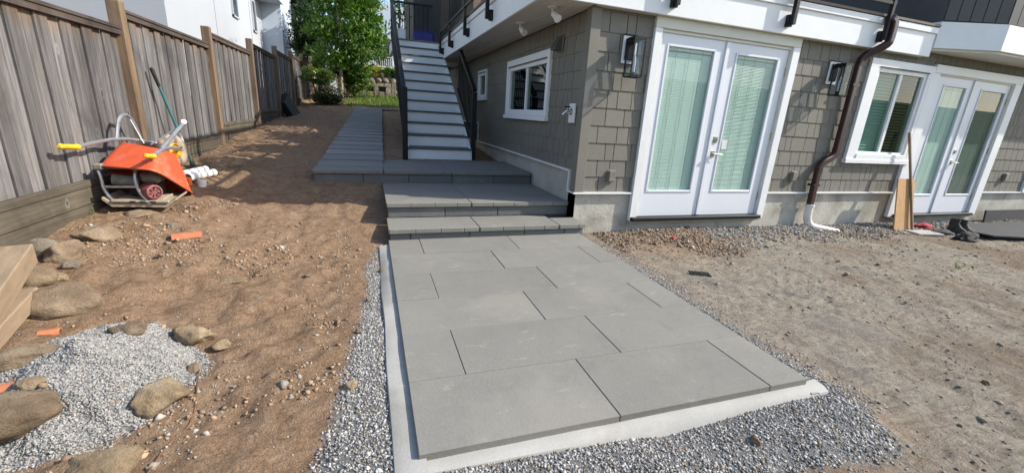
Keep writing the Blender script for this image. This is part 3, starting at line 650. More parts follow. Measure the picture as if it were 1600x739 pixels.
# ---- windows
def window(wn, wc, side, split, slats, sill=True):
    def B(q, a, b, p, s_, c, d, ch=.003):
        return q.cbox(p, s_, a, b, c, d, ch) if side else q.cbox(a, b, p, s_, c, d, ch)
    q = MB(); hd = wc[3] - .13 if wc[3] - wn[3] > .12 else wn[3]
    q_ = MB(); B(q_, wc[0], wc[1], -.05, 0, wn[3] + .02, wc[3]); win = q_.build('window', 'white_paint', house)
    for a, b, c, d in ((wc[0], wn[0] - .02, wc[2] + .06, wn[3] + .0185), (wn[1] + .02, wc[1], wc[2] + .06, wn[3] + .0185)):
        q = MB(); B(q, a, b, -.05, 0, c, d); q.build('casing', 'white_paint', win)
    q = MB(); B(q, wc[0] - .02, wc[1] + .02, -.07, 0, wc[2], wc[2] + .0585); B(q, wn[0] - .02, wn[1] + .02, -.062, 0, wc[2] + .0595, wn[2]); q.build('sill', 'white_paint', win)
    q = MB(); B(q, wn[0] - .02, wn[1] + .02, -.058, -.0505, wn[3] + .02, wn[3] + .032, .001); q.build('drip_cap', 'black_metal', win)
    q = MB(); f = .032
    B(q, wn[0] - .02, wn[0] + f, -.03, .06, wn[2], wn[3] + .0185); B(q, wn[1] - f, wn[1] + .02, -.03, .06, wn[2], wn[3] + .0185); B(q, wn[0] + f, wn[1] - f, -.03, .06, wn[3] - f, wn[3] + .0185); B(q, wn[0] + f, wn[1] - f, -.03, .06, wn[2], wn[2] + f)
    xs = wn[0] + (wn[1] - wn[0]) * split
    if split: B(q, xs - .028, xs + .028, -.022, .05, wn[2] + f, wn[3] - f)
    q.build('frame', 'white_paint', win)
    rects = [(wn[0] + f, xs - .028), (xs + .028, wn[1] - f)] if split else [(wn[0] + f, wn[1] - f)]
    for i, (a, b) in enumerate(rects):
        q = MB(); B(q, a, b, .004, .010, wn[2] + f, wn[3] - f, .0005); q.build('pane', 'window_glass', win)
    if slats:
        q = MB(); z = wn[2] + f + .02
        while z < wn[3] - f:
            M = Matrix.Translation(((wn[0] + xs) / 2, .05, z)) @ Matrix.Rotation(R(58), 4, 'X'); h = (xs - wn[0]) / 2 - .03
            q.box(-h, h, -.024, .024, -.0015, .0015, M); z += .042
        q.build('blind', 'blind', win)
        q = MB(); z = wn[2] + f + .02
        while z < wn[3] - f:
            M = Matrix.Translation(((wn[1] + xs) / 2, .05, z)) @ Matrix.Rotation(R(20), 4, 'X'); h = (wn[1] - xs) / 2 - .03
            q.box(-h, h, -.024, .024, -.0015, .0015, M); z += .042
        q.build('blind', 'blind_grey', win)
    return win
window(WN, WC, False, .5, True); window(SWN, SWC, True, .5, False); window(SW2, SW2C, True, 0, False)
q = MB(); q.box(9.0, 9.5, -.01, .0, .06, .5); wv = q.build('window', 'window_dark', house); q = MB(); q.cbox(8.93, 8.999, -.05, -.0005, .0, .55, .003); q.cbox(9.0, 9.5, -.05, -.0005, .5, .56, .003); q.build('frame', 'white_paint', wv)

# ------------------------------------------------------------------ deck
FY = -.115; DX = -.62; DT = 2.30
deck = thing('deck', (2, 2, 1.9), 'raised deck edged with white fascia and black metal railing above the doors', 'deck')
q = MB(); q.box(DX + .03, 5.15, FY + .03, 7.55, 1.93, 2.27); q.box(-1.66, DX + .03, 6.3, 7.55, 2.05, 2.27); q.build('frame', 'white_paint', deck)
q = MB(); q.cbox(DX, 5.14, FY, FY + .03, 1.905, 2.19, .003); q.build('fascia', 'white_paint', deck)
q = MB(); q.cbox(DX, DX + .03, FY + .031, 6.29, 1.895, 2.19, .003); q.build('fascia', 'white_paint', deck)
q = MB(); q.cbox(DX - .022, 5.14, FY - .022, FY + .03, 2.191, 2.262, .003); q.build('drip_edge', 'white_paint', deck)
q = MB(); q.cbox(DX - .022, DX + .03, FY + .031, 6.29, 2.191, 2.262, .003); q.build('drip_edge', 'white_paint', deck)
n = 40
for k in range(n):
    y0 = FY - .03 + k * .145
    if y0 < 7.4: q = MB(); q.box(DX - .035, 5.14, y0, y0 + .14, 2.272, DT); q.build('deck_board', 'deck_board', deck)
for k in range(7):
    q = MB(); a = DX + .034 + k * .083; q.box(a, a + .080, FY + .032, 6.28, 1.905, 1.925); q.build('soffit_board', 'soffit_paint', deck)
q = MB(); q.box(-.034, 5.1, FY + .032, -.0, 1.905, 1.924); q.build('soffit_board', 'soffit_paint', deck)
def rail_post(x, y, nrm):
    n_ = Vector(nrm); q = MB(); c = Vector((x, y, 0)) + n_ * .075
    q.cbox(c.x - .024, c.x + .024, c.y - .024, c.y + .024, 1.99, 3.32, .003); p = q.build('rail_post', 'black_metal', deck)
    q = MB(); a = Vector((x, y, 0)); t = Vector((-n_.y, n_.x, 0)) * .034
    xs = sorted((a.x - t.x, a.x + t.x + n_.x * .05)) if abs(n_.x) > .5 else sorted((a.x - .034, a.x + .034)); ys = sorted((a.y, a.y + n_.y * .05)) if abs(n_.y) > .5 else sorted((a.y - .034, a.y + .034))
    q.cbox(xs[0], xs[1], ys[0], ys[1], 1.975, 2.10, .003); q.build('bracket', 'black_metal', p)
for xx in (-.58, .85, 2.46, 4.03): rail_post(xx, FY, (0, -1, 0))
for yy in (.2, 1.62, 3.02, 4.43, 5.55): rail_post(DX, yy, (-1, 0, 0))
def rail(a, b, posts=True, step=.108, skip=0):
    a = Vector(a); b = Vector(b); q = MB(); q.bar(a + Vector((0, 0, .99)), b + Vector((0, 0, .99)), .05, .045); q.build('top_rail', 'black_metal', deck)
    q = MB(); q.bar(a + Vector((0, 0, .11)), b + Vector((0, 0, .11)), .035, .035); q.build('bottom_rail', 'black_metal', deck)
    n = int((b - a).length / step)
    q0 = MB(); q0.box(-.012, .012, -.012, .012, 0, .86); me = None
    for k in range(1, n):
        p = a.lerp(b, k / n)
        if me is None: o = q0.build('baluster', 'black_metal', deck); me = o.data; o.location = Vector((p.x, p.y, p.z + .12)) ; me.transform(Matrix.Translation(origin(deck))); o.location -= origin(deck)
        else: inst('baluster', me, deck, (p.x, p.y, p.z + .12))
rail((DX - .075, FY - .075, DT), (4.07, FY - .075, DT)); rail((DX - .075, FY - .05, DT), (DX - .075, 5.6, DT))
rail((-1.62, 7.5, DT), (-.6, 7.5, DT))
# ------------------------------------------------------------------ upper storey
q = MB(); q.box(-.1, 5.2, 5.3, 10.2, 2.31, 5.6); q.box(-1.05, -.101, 7.7, 10.2, 2.31, 5.6); q.build('upper_wall', 'panel_dark', house)
q = MB(); q.prism([(5.16, .02, 2.35), (5.16, -.13, 2.35), (5.95, -.42, 2.35), (11, -.42, 2.35), (11, 11.5, 2.35), (5.16, 11.5, 2.35)], (0, 0, -.0), (0, 0, 3.2)); uw = q.build('upper_wall', 'panel_dark', house)
def batten_wall(a, b, n):
    a = Vector(a); b = Vector(b); d = (b - a); L = d.length; d.normalize(); nr = Vector((d.y, -d.x, 0))
    for k in range(n):
        p = a + d * (L * (k + .5) / n); M = Matrix((d, nr, Vector((0, 0, 1)))).transposed().to_4x4(); M.translation = p
        q = MB(); q.cbox(-L / n / 2 + .005, L / n / 2 - .005, .001, .018, 2.36, 5.4, .003, M); q.build('panel', 'panel_dark', uw)
batten_wall((5.16, -.13, 0), (5.95, -.42, 0), 5); batten_wall((5.95, -.42, 0), (9.5, -.42, 0), 18)
q = MB(); q.prism([(5.15, -.13, 2.0), (5.95, -.46, 2.0), (11.05, -.46, 2.0), (11.05, .1, 2.0), (5.15, .1, 2.0)], (0, 0, .02), (0, 0, .345)); q.build('bay_skirt', 'white_paint', house)
q = MB(); q.prism([(5.16, -.10, 1.9), (5.95, -.42, 1.9), (11, -.42, 1.9), (11, -.0, 1.9), (5.16, -.0, 1.9)], (0, 0, .09), (0, 0, .1185)); q.build('bay_soffit', 'cream_paint', house)
q = MB(); q.box(-.5, 11.4, 5.2, 10.5, 5.61, 5.8); q.box(5.0, 11.4, -.8, 5.19, 5.61, 5.8); q.build('roof', 'panel_dark', house)

# ------------------------------------------------------------------ white stair
NR = 12; RH = (DT - .028) / NR; RUN = .315; SY = 2.78; SX0, SX1 = -1.63, -.57
stair = thing('stair', (-1.1, 2.78, .03), 'straight white painted stair with grey treads rising to the deck', 'stairs')
for k in range(NR):
    y = SY + k * RUN; z0 = .028 + k * RH
    q = MB(); q.box(SX0 + .03, SX1 - .03, y, y + .02, z0 + .002, z0 + RH - .03); q.build('riser', 'stair_white', stair)
    if k < NR - 1: q = MB(); q.cbox(SX0 + .001, SX1 - .001, y - .028, y + RUN - .001, z0 + RH - .0295, z0 + RH, .004); q.build('tread', 'tread_grey', stair)
q = MB(); q.cbox(-1.66, DX - .03, SY + 11 * RUN - .028, 7.55, 2.272, DT, .003); q.build('landing', 'deck_board', stair)
for x0 in (SX0 - .001, SX1 - .029):
    q = MB(); yt = SY + 11 * RUN
    q.prism([(0, SY + .001, .03), (0, SY + .021, .028 + RH - .031), (0, yt, 2.27), (0, yt + .3, 2.27), (0, yt + .3, 1.98), (0, SY + .42, .03)], (x0, 0, 0), (x0 + .029, 0, 0)); q.build('stringer', 'stair_white', stair)
def stair_rail(x, y0, y1, zb):
    q = MB(); q.cbox(x - .04, x + .04, y0 - .04, y0 + .04, zb, zb + 1.09, .004); q.build('newel_post', 'black_metal', stair)
    sl_ = RH / RUN; f = lambda y: .028 + RH + (y - SY) * sl_
    q = MB(); q.bar((x, y0, f(y0) + .88), (x, y1, f(y1) + .88), .06, .055); q.build('handrail', 'black_metal', stair)
    q = MB(); q.bar((x, y0, f(y0) + .08), (x, y1, f(y1) + .08), .03, .03); q.build('bottom_rail', 'black_metal', stair)
    n = int((y1 - y0) / .105)
    for k in range(1, n): y = y0 + (y1 - y0) * k / n; q = MB(); q.box(x - .008, x + .008, y - .008, y + .008, f(y) + .09, f(y) + .86); q.build('baluster', 'black_metal', stair)
stair_rail(SX0 - .045, 2.66, 6.3, .03); stair_rail(SX1 + .035, 2.88, 4.35, .03)
# ------------------------------------------------------------------ timber fence, level panels stepping up the slope
FX = -4.52; POSTS = [-1.25 + 2.55 * k for k in range(8)]; PTOP = [1.385 + .172 * (k - 0) for k in range(7)]
fence = thing('timber_fence', (FX, 1.3, -.1), 'weathered grey timber board fence stepping up along the slab walk', 'fence')
ub = MB(); ub.cbox(-.5, .5, -.5, .5, 0, 1, .02)
def unit_mesh(name, mb, mat):
    me = bpy.data.meshes.new(name); me.from_pydata([tuple(v) for v in mb.v], [], mb.f); me.materials.append(MT[mat]); return me
bm_ = unit_mesh('board', ub, 'fence_wood'); pm_ = unit_mesh('post', ub, 'post_wood')
# real-size board mesh so that the grain keeps its scale
bq = MB(); bq.cbox(-.009, .009, -.071, .071, 0, 1.0, .003); bm_ = unit_mesh('board', bq, 'fence_wood')
pq = MB(); pq.cbox(-.055, .055, -.052, .052, 0, 1.0, .006); pm_ = unit_mesh('post', pq, 'post_wood')
for k, y in enumerate(POSTS):
    top = PTOP[max(0, k - 1)] + .265; bot = gz(FX, y, False) - .25; p = inst('post', pm_, fence, (FX + .015, y, bot), (1, 1, top - bot))
    p.rotation_euler = (R(rnd.uniform(-.6, .6)), R(rnd.uniform(-.5, .5)), 0)
    q = MB(); q.cbox(FX + .015 - .085, FX + .015 + .085, y - .08, y + .08, top, top + .022, .006); q.add([(FX - .05, y - .065, top + .0215), (FX + .08, y - .065, top + .0215), (FX + .08, y + .065, top + .0215), (FX - .05, y + .065, top + .0215), (FX + .015, y, top + .045)], [(0, 1, 4), (1, 2, 4), (2, 3, 4), (3, 0, 4)]); q.build('post_cap', 'cap_wood', p)
for k in range(7):
    y0, y1 = POSTS[k] + .055, POSTS[k + 1] - .055; zt = PTOP[k]; zb = zt - 1.37; n = 17; s = (y1 - y0) / n
    for j in range(n):
        b = inst('board', bm_, fence, (FX - .016 + (.019 if j % 2 else 0) + rnd.uniform(-.001, .001), y0 + (j + .5) * s, zb + .03), (1, s / (.1475 if j % 2 else .124), 1.335)); b.rotation_euler = (R(rnd.uniform(-.25, .25)), 0, R(rnd.uniform(-1.2, 1.2)))
    q = MB(); q.cbox(FX - .045, FX + .05, y0, y1, zt, zt + .032, .004); q.build('top_rail', 'cap_wood', fence)
    q = MB(); q.cbox(FX + .006, FX + .040, y0, y1, zt - .05, zt - .0005, .004); q.build('top_rail', 'cap_wood', fence)
    q = MB(); q.cbox(FX + .004, FX + .045, y0, y1, zb - .005, zb + .055, .005); q.build('bottom_rail', 'base_wood', fence)
    z = zb - .006
    for h in (.145, .19):
        if k > 1 and h > .15: h = .16
        q = MB(); q.cbox(FX - .03 + rnd.uniform(0, .01), FX + .03 + rnd.uniform(0, .012), y0, y1, z - h + .004, z, .005); q.build('base_board', 'base_wood', fence); z -= h

# ------------------------------------------------------------------ overturned wheelbarrow
wbw = thing('wheelbarrow', (-4.15, .5, -.15), 'overturned red wheelbarrow with yellow grips lying against the fence', 'wheelbarrow')
def V3(*a): return Vector(a)
R1, R2, R3, R4 = V3(-4.42, .25, .195), V3(-3.94, .10, .18), V3(-3.93, .82, -.17), V3(-4.40, .98, -.10)
B1, B2, B3, B4 = V3(-4.36, .54, .375), V3(-3.965, .34, .335), V3(-3.99, .74, .24), V3(-4.33, .86, .27)
def ring(c, n=6, r=.16):
    """corner points rounded"""
    out = []
    for i in range(4):
        p, a, b = c[i], c[i - 1], c[(i + 1) % 4]
        for t in range(n + 1):
            u_ = t / n; s0 = p.lerp(a, r); s1 = p.lerp(b, r); out.append(s0.lerp(p, u_).lerp(p.lerp(s1, u_), u_))
    return out
rr_, bb_ = ring([R1, R2, R3, R4]), ring([B1, B2, B3, B4], r=.25); n = len(rr_)
cr = sum(rr_, V3(0, 0, 0)) / n; mid = [a.lerp(b, .5) + (a.lerp(b, .5) - cr) * .02 for a, b in zip(rr_, bb_)]
vs_ = rr_ + mid + bb_; inner = [v + (cr - v).normalized() * .006 for v in vs_]
fs_ = [(r_ * n + k, r_ * n + (k + 1) % n, (r_ + 1) * n + (k + 1) % n, (r_ + 1) * n + k) for r_ in range(2) for k in range(n)] + [tuple(2 * n + k for k in range(n))]
q = MB(); q.add(vs_, fs_); q.add(inner, [f[::-1] for f in fs_]); tray = q.build('tray', 'red_tray', wbw, True)
q = MB(); q.tube(rr_ + [rr_[0]], .009, 6, False); q.build('rim', 'red_tray', tray, True)
def arc(pts, it=2):
    P = [Vector(p) for p in pts]
    for _ in range(it): P = [P[0]] + [x for a, b in zip(P, P[1:]) for x in (a.lerp(b, .25), a.lerp(b, .75))] + [P[-1]]
    return P
GA, GB = V3(-4.41, -.15, .385), V3(-3.975, .06, .305)
q = MB(); q.tube(arc([V3(-4.41, .03, .365), V3(-4.40, .60, .395), V3(-4.36, .9, .36), V3(-4.18, 1.10, .29)]), .016, 8); q.build('handle_tube', 'galv', wbw, True)
q = MB(); q.tube(arc([V3(-3.98, .20, .285), V3(-3.97, .42, .345), V3(-3.99, .75, .30), V3(-4.08, 1.08, .28)]), .017, 8); q.build('handle_tube', 'galv', wbw, True)
q = MB(); q.tube(arc([V3(-4.40, .62, .39), V3(-4.40, .73, .60), V3(-4.39, .92, .59), V3(-4.38, 1.02, .34)]), .015, 8); q.tube([V3(-4.39, .9, .55), V3(-4.3, .86, .33)], .007, 6); q.build('leg', 'galv', wbw, True)
q = MB(); q.tube([V3(-3.975, .37, .335), V3(-3.915, .76, .545)], .017, 8); q.tube([V3(-3.92, .73, .53), V3(-4.15, .62, .345)], .006, 6); q.tube([V3(-3.905, .75, .56), V3(-3.93, .79, .535)], .024, 8); q.build('leg', 'galv', wbw, True)
for a, b in ((GA, V3(-4.41, .065, .362)), (GB, V3(-3.98, .21, .284))):
    d = b - a; q = MB(); q.tube([a, a + d * .06, a + d * .12, a + d * .2, a + d * .5, a + d * .85, a + d * .9, b], [.012, .021, .022, .019, .021, .020, .025, .024], 10); q.build('grip', 'yellow_grip', wbw, True)
def lathe(c, ax, prof, n=24):
    c = Vector(c); ax = Vector(ax).normalized(); e = ax.orthogonal().normalized(); g_ = ax.cross(e); q = MB(); vs = []
    for (t, r) in prof: vs += [c + ax * t + (e * math.cos(2 * math.pi * k / n) + g_ * math.sin(2 * math.pi * k / n)) * r for k in range(n)]
    q.add(vs, [(i * n + k, i * n + (k + 1) % n, (i + 1) * n + (k + 1) % n, (i + 1) * n + k) for i in range(len(prof) - 1) for k in range(n)]); return q
wc_, wa_ = V3(-4.17, 1.12, .24), V3(.9, -.42, .1)
wheel = lathe(wc_, wa_, [(-.035, .075), (-.048, .11), (-.038, .15), (-.015, .168), (.015, .168), (.038, .15), (.048, .11), (.035, .075), (-.035, .075)]).build('wheel', 'tyre_tan', wbw, True)
lathe(wc_, wa_, [(-.02, .076), (.034, .076), (.04, .066), (.02, .056), (.02, .03), (.045, .024), (.045, .001)]).build('rim', 'yellow_grip', wheel, True)
q = MB(); q.tube([wc_ - wa_.normalized() * .12, wc_ + wa_.normalized() * .12], .009, 8); q.build('axle', 'galv', wbw)

# ------------------------------------------------------------------ plate compactor below it
cmp_ = thing('plate_compactor', (-4.2, .4, -.17), 'dusty petrol plate compactor with tubular frame beneath the red wheelbarrow', 'machine')
q = MB(); cx, cy = -4.16, .42; M = Matrix.Translation((cx, cy, -.155)) @ Matrix.Rotation(R(6), 4, 'Z') @ Matrix.Rotation(R(3), 4, 'Y')
q.prism([(-.26, -.2, .05), (-.2, -.2, -.01), (.18, -.2, -.01), (.25, -.2, .055), (.25, -.2, .075), (.17, -.2, .02), (-.19, -.2, .02), (-.26, -.2, .07)], (0, 0, 0), (0, .38, 0)); q.v = [tuple(M @ Vector(v)) for v in q.v]; q.build('base_plate', 'plate_dusty', cmp_)
q = MB(); q.cbox(-.17, .15, -.16, .14, .021, .055, .006, M); q.cbox(-.2, .2, -.215, -.17, .03, .055, .006, M); q.build('deck_plate', 'plate_dusty', cmp_)
for x in (-.05, .02, .09):
    q = MB(); q.cbox(x - .02, x + .02, -.2205, -.2155, .03, .05, .002, M); q.build('lug', 'engine_dark', cmp_)
fr = lambda *p: [at(a, b, y=yy) for a, b, yy in p]
q = MB(); q.tube(arc(fr((160, 258, .32), (151, 262, .25), (158, 276, .24), (162, 298, .24), (183, 318, .24))), .0125, 8); q.build('frame', 'galv', cmp_, True)
q = MB(); q.tube(arc(fr((226, 262, .42), (212, 262, .27), (210, 280, .23), (217, 300, .23), (235, 319, .23))), .0125, 8); q.build('frame', 'galv', cmp_, True)
q = MB(); q.tube(fr((162, 292, .24), (213, 292, .23)), .011, 8); q.build('frame', 'galv', cmp_, True)
q = MB(); q.tube(fr((160, 262, .27), (214, 263, .27)), .010, 8); q.build('frame', 'engine_grey', cmp_, True)
q = MB(); q.tube(arc(fr((246, 262, .5), (254, 278, .5), (252, 296, .55), (240, 316, .5))), .0125, 8); q.build('frame', 'engine_grey', cmp_, True)
for a in ((155, 262), (212, 262)):
    c = at(*a, y=.25); q = MB(); q.cbox(c.x - .035, c.x + .035, c.y - .03, c.y + .04, c.z - .02, c.z + .035, .012); q.build('rubber_mount', 'engine_grey', cmp_)
q = MB(); q.cbox(-.12, .1, -.06, .16, .055, .19, .02, M); q.build('engine_block', 'engine_dark', cmp_)
q = MB(); q.cbox(-.02, .13, -.12, .12, .19, .285, .025, M); q.build('fuel_tank', 'engine_grey', cmp_)
q = MB(); q.tube([M @ Vector((-.2, -.1, .215)), M @ Vector((-.03, -.1, .20))], [.05, .045], 12); q.build('air_filter', 'engine_grey', cmp_, True)
c = at(240, 300, y=.25); lathe(c, (.75, -.65, .05), [(-.09, .074), (-.02, .074), (-.005, .066), (.02, .062), (.024, .05), (.012, .045), (.014, .0005)], 20).build('recoil_starter', 'engine_red', cmp_, True)
q = MB()
for k in range(7):
    t = 2 * math.pi * k / 7; ax = V3(.75, -.65, .05).normalized(); e = ax.orthogonal().normalized(); g_ = ax.cross(e); d = e * math.cos(t) + g_ * math.sin(t); q.bar(c + ax * .022 + d * .02, c + ax * .024 + d * .05, .006, .006, ax)
q.build('grille', 'engine_dark', cmp_)

# ------------------------------------------------------------------ shovel leaning on the fence
top, bot = at(236, 106, x=-4.46), at(303, 262, x=-4.30)
sv = thing('shovel', (bot.x, bot.y, bot.z), 'long teal handled digging tool with black grip leaning on the fence', 'tool')
d = bot - top
q = MB(); q.tube([top + d * .16, top + d * .62], .0135, 10); q.build('handle', 'teal_paint', sv, True)
q = MB(); q.tube([top + d * .62, top + d * .75], .014, 10); q.build('sleeve', 'pvc', sv, True)
q = MB(); q.tube([top + d * .75, top + d * .93], .0125, 10); q.build('shaft', 'teal_paint', sv, True)
q = MB(); q.tube([top, top + d * .02, top + d * .1, top + d * .17], [.014, .02, .018, .017], 10); q.build('grip', 'black_rubber', sv, True)
q = MB(); e = Vector((0, 1, 0)).cross(d.normalized()).normalized(); dn = d.normalized(); sd = dn.cross(e); p = top + d * .91
pts = [(p + sd * .02), (p + sd * .075 + dn * .03), (p + sd * .07 + dn * .14), p + dn * .2, (p - sd * .07 + dn * .14), (p - sd * .075 + dn * .03), (p - sd * .02)]
q.prism(pts, e * .0, e * .004); q.build('blade', 'engine_dark', sv)

# ------------------------------------------------------------------ white pipes by the barrow
def pipe(a, b, r, label, grp=None):
    a = Vector(a); b = Vector(b); ax = (b - a).normalized(); L = (b - a).length
    o = lathe(a, ax, [(0, r), (L, r), (L, r - .006), (.004, r - .006), (0, r)], 20).build('pipe', 'pvc', None, True); return tag(o, label, 'pipe', grp)
zz = lambda x, y: gz(x, y)
pipe((-4.22, 1.35, zz(-4.22, 1.35) + .05), (-4.09, 1.72, zz(-4.09, 1.72) + .04), .040, 'white plastic pipe lying alongside the fence behind the other lengths')
pipe((-4.09, 1.16, zz(-4.09, 1.16) + .055), (-3.97, 1.58, zz(-3.97, 1.58) + .045), .042, 'white capped plastic pipe lying between longer pipe and short offcut')
pipe((-3.97, 1.16, zz(-3.97, 1.16) - .005), (-3.965, 1.165, zz(-3.97, 1.16) + .07), .042, 'short white pipe offcut standing upright on the earth')
c = at(290, 262, y=1.05); q = MB(); q.cbox(c.x - .035, c.x + .03, c.y - .02, c.y + .04, gz(c.x, c.y) - .0, gz(c.x, c.y) + .10, .014); tag(q.build('marker_block', 'orange_plastic'), 'small orange plastic block beside the barrow tray', 'block')

# ------------------------------------------------------------------ boulders
def boulder(px, py, w_, d_, h_, mat, label, seed, yaw=0., sink=.3, ang=.0, loc=None, grp=None, tilt=0., cat='boulder', name='boulder'):
    if loc is None:
        p = None; dd = CAM_F + CAM_R * ((px - 800) / FPX) - CAM_U * ((py - 369.5) / FPX); t = np.linspace(.8, 12, 6000)
        X = np.array(CAM_C)[None] + t[:, None] * np.array(dd)[None]; h = ground_z(X[:, 0], X[:, 1], False); i = int(np.argmax(X[:, 2] < h)); loc = (X[i, 0], X[i, 1])
    b = bmesh.new(); bmesh.ops.create_icosphere(b, subdivisions=4, radius=1); r = random.Random(seed); ph = [r.uniform(0, 50) for _ in range(6)]
    planes = [(Vector((r.gauss(0, 1), r.gauss(0, 1), r.gauss(0, .7))).normalized(), r.uniform(.62, .9)) for _ in range(int(3 + ang * 10))]
    from mathutils import noise as mn
    for v in b.verts:
        c = v.co.copy()
        if ang:
            for nrm, k in planes:
                e = c.dot(nrm) - k
                if e > 0: c -= nrm * e * min(1, .5 + ang)
        c *= 1 + .24 * mn.noise(v.co * 1.3 + Vector(ph[:3])) + .11 * mn.noise(v.co * 3.1 + Vector(ph[3:])) + .04 * mn.noise(v.co * 8 + Vector(ph[:3]))
        v.co = Vector((c.x * w_ / 2, c.y * d_ / 2, c.z * h_ / 2))
    me = bpy.data.meshes.new(name); b.to_mesh(me); b.free(); me.materials.append(MT[mat])
    for f in me.polygons: f.use_smooth = True
    o = bpy.data.objects.new(name, me); COL.objects.link(o); z = gz(loc[0], loc[1], False)
    o.location = (loc[0], loc[1], z + h_ * (.44 - sink)); o.rotation_euler = (R(tilt), R(tilt * .4), R(yaw)); return tag(o, label, cat, grp)
boulder(99, 486, .36, .27, .20, 'boulder_tan', 'long smooth brown boulder lying below the sawn timbers', 3, yaw=18, sink=.22)
boulder(22, 664, .25, .2, .16, 'boulder_tan', 'egg shaped brown boulder at the end of the gravel heap', 8, yaw=35, sink=.2)
boulder(303, 530, .20, .15, .14, 'boulder_yellow', 'sandy blunt boulder above the gravel heap', 12, yaw=-10, sink=.25, ang=.5)
boulder(345, 540, .09, .08, .05, 'boulder_yellow', 'small sandy stone tucked against the blunt sandy boulder', 13, sink=.35, ang=.4)
boulder(254, 632, .20, .17, .15, 'boulder_yellow', 'squarish ochre boulder set into the gravel heap', 17, yaw=25, sink=.22, ang=.7)
boulder(304, 580, .07, .065, .055, 'boulder_tan', 'small round brown stone lying on the gravel heap edge', 19, sink=.2)
boulder(155, 735, .26, .18, .10, 'boulder_yellow', 'flat tan rock half buried before the gravel heap', 23, yaw=10, sink=.42, ang=.4)
boulder(152, 372, .30, .20, .11, 'boulder_tan', 'flat brown rock slab resting tilted below the fence base', 29, yaw=30, sink=.2, ang=.8, tilt=8)
boulder(98, 402, .25, .20, .20, 'boulder_tan', 'upright tan rock beside the whitish rock at the fence foot', 31, yaw=60, sink=.3, ang=.8)
boulder(62, 398, .20, .17, .17, 'boulder_grey', 'whitish grey jagged rock at the fence foot', 37, yaw=20, sink=.3, ang=.9)
boulder(50, 442, .24, .20, .16, 'boulder_tan', 'rounded brown rock wedged behind the long boulder', 41, yaw=0, sink=.3)
boulder(112, 418, .10, .09, .08, 'boulder_grey', 'fist sized pale stone before the upright tan rock', 43, sink=.3, ang=.6)
boulder(92, 436, .10, .08, .06, 'boulder_yellow', 'flat ochre stone between the boulders and timbers', 47, sink=.3)
boulder(40, 560, .22, .16, .10, 'boulder_tan', 'low earthy brown rock left of the gravel heap', 53, yaw=30, sink=.4, ang=.5)
boulder(50, 602, .10, .07, .05, 'boulder_yellow', 'small orange tinted stone on the heap rim', 59, sink=.3)
boulder(200, 516, .16, .12, .08, 'boulder_tan', 'brown rock behind the top of the gravel heap', 61, yaw=-20, sink=.35, ang=.6)
boulder(270, 354, .14, .09, .05, 'boulder_grey', 'flat pale stone beside the clay pipe shard', 67, yaw=15, sink=.25, ang=.5)
boulder(369, 260, .17, .11, .09, 'boulder_yellow', 'pale tan stone alone on the shaded earth', 71, sink=.25, ang=.4)
boulder(400, 470, .08, .06, .05, 'boulder_grey', 'pale fist sized stone on open brown earth', 73, sink=.3, ang=.5)
boulder(362, 440, .20, .11, .05, 'boulder_yellow', 'flat sandy stone pressed into the brown earth', 75, yaw=15, sink=.45)
boulder(205, 335, .28, .2, .10, 'boulder_tan', 'broad flat rock under the compactor plate', 77, yaw=20, sink=.45, ang=.5, loc=(-4.16, .2))
boulder(285, 322, .13, .08, .05, 'boulder_grey', 'flat pale stone beside the compactor plate', 79, sink=.25, ang=.5)
boulder(600, 425, .07, .06, .05, 'boulder_yellow', 'ochre stone on the gravel beside the steps', 81, sink=.2)
boulder(548, 605, .07, .06, .05, 'boulder_yellow', 'ochre stone between brown earth and gravel strip', 83, sink=.25, ang=.4)
for i, (a, b_, m_, lb) in enumerate((
    (225, 372, 'boulder_grey', 'pale fist sized stone left of the orange clay shard'), (480, 432, 'boulder_tan', 'brown stone alone on open earth left of the lower steps'),
    (470, 350, 'boulder_yellow', 'ochre stone just outside the shadow on the brown earth'), (560, 520, 'boulder_tan', 'brown stone at the outer rim of the gravel strip'),
    (575, 470, 'boulder_grey', 'grey stone where gravel strip and brown earth meet'), (250, 400, 'boulder_tan', 'brown clod sized stone below the orange clay shard'),
    (1540, 600, 'boulder_tan', 'brown stone alone on the grey trampled silt'),
    (1180, 690, 'boulder_tan', 'tan stone lying on the gravel before the patio corner'), (1310, 410, 'boulder_tan', 'brown stone lying in front of the white drain pipe'),
    (1372, 415, 'boulder_grey', 'flat grey stone in front of the plywood board'), (1110, 645, 'boulder_grey', 'grey stone on the gravel beside the mortar edge'))):
    boulder(a, b_, rnd.uniform(.035, .06), rnd.uniform(.03, .05), rnd.uniform(.03, .045), m_, lb, 100 + i, yaw=rnd.uniform(0, 180), sink=.25, ang=.5, cat='stone', name='loose_stone')

# ------------------------------------------------------------------ sawn timbers, clay shards
def beam(a, b, w_, h_, label, mat='timber'):
    q = MB(); a = Vector(a); b = Vector(b); d = b - a; L = d.length; z = d.normalized(); x = Vector((0, 0, 1)).cross(z).normalized(); y = z.cross(x); M = Matrix((x, y, z)).transposed().to_4x4()
    q.cbox(-w_ / 2, w_ / 2, -h_ / 2, h_ / 2, 0, L, .006); me_o = q.build('timber_beam', mat); me_o.matrix_world = Matrix.Translation(a) @ M; return tag(me_o, label, 'timber')
e1 = at(26, 398, y=-1.15); e2 = at(38, 462, y=-1.42)
e1b = at(-14, 452, y=-1.62); e2b = at(-10, 512, y=-1.80)
beam(e1, e1 + (e1b - e1) * 2., .15, .12, 'upper sawn timber beam resting across the lower one beside the rocks')
beam(e2, e2 + (e2b - e2) * 2.2, .12, .09, 'lower sawn timber beam with its end on the long boulder')
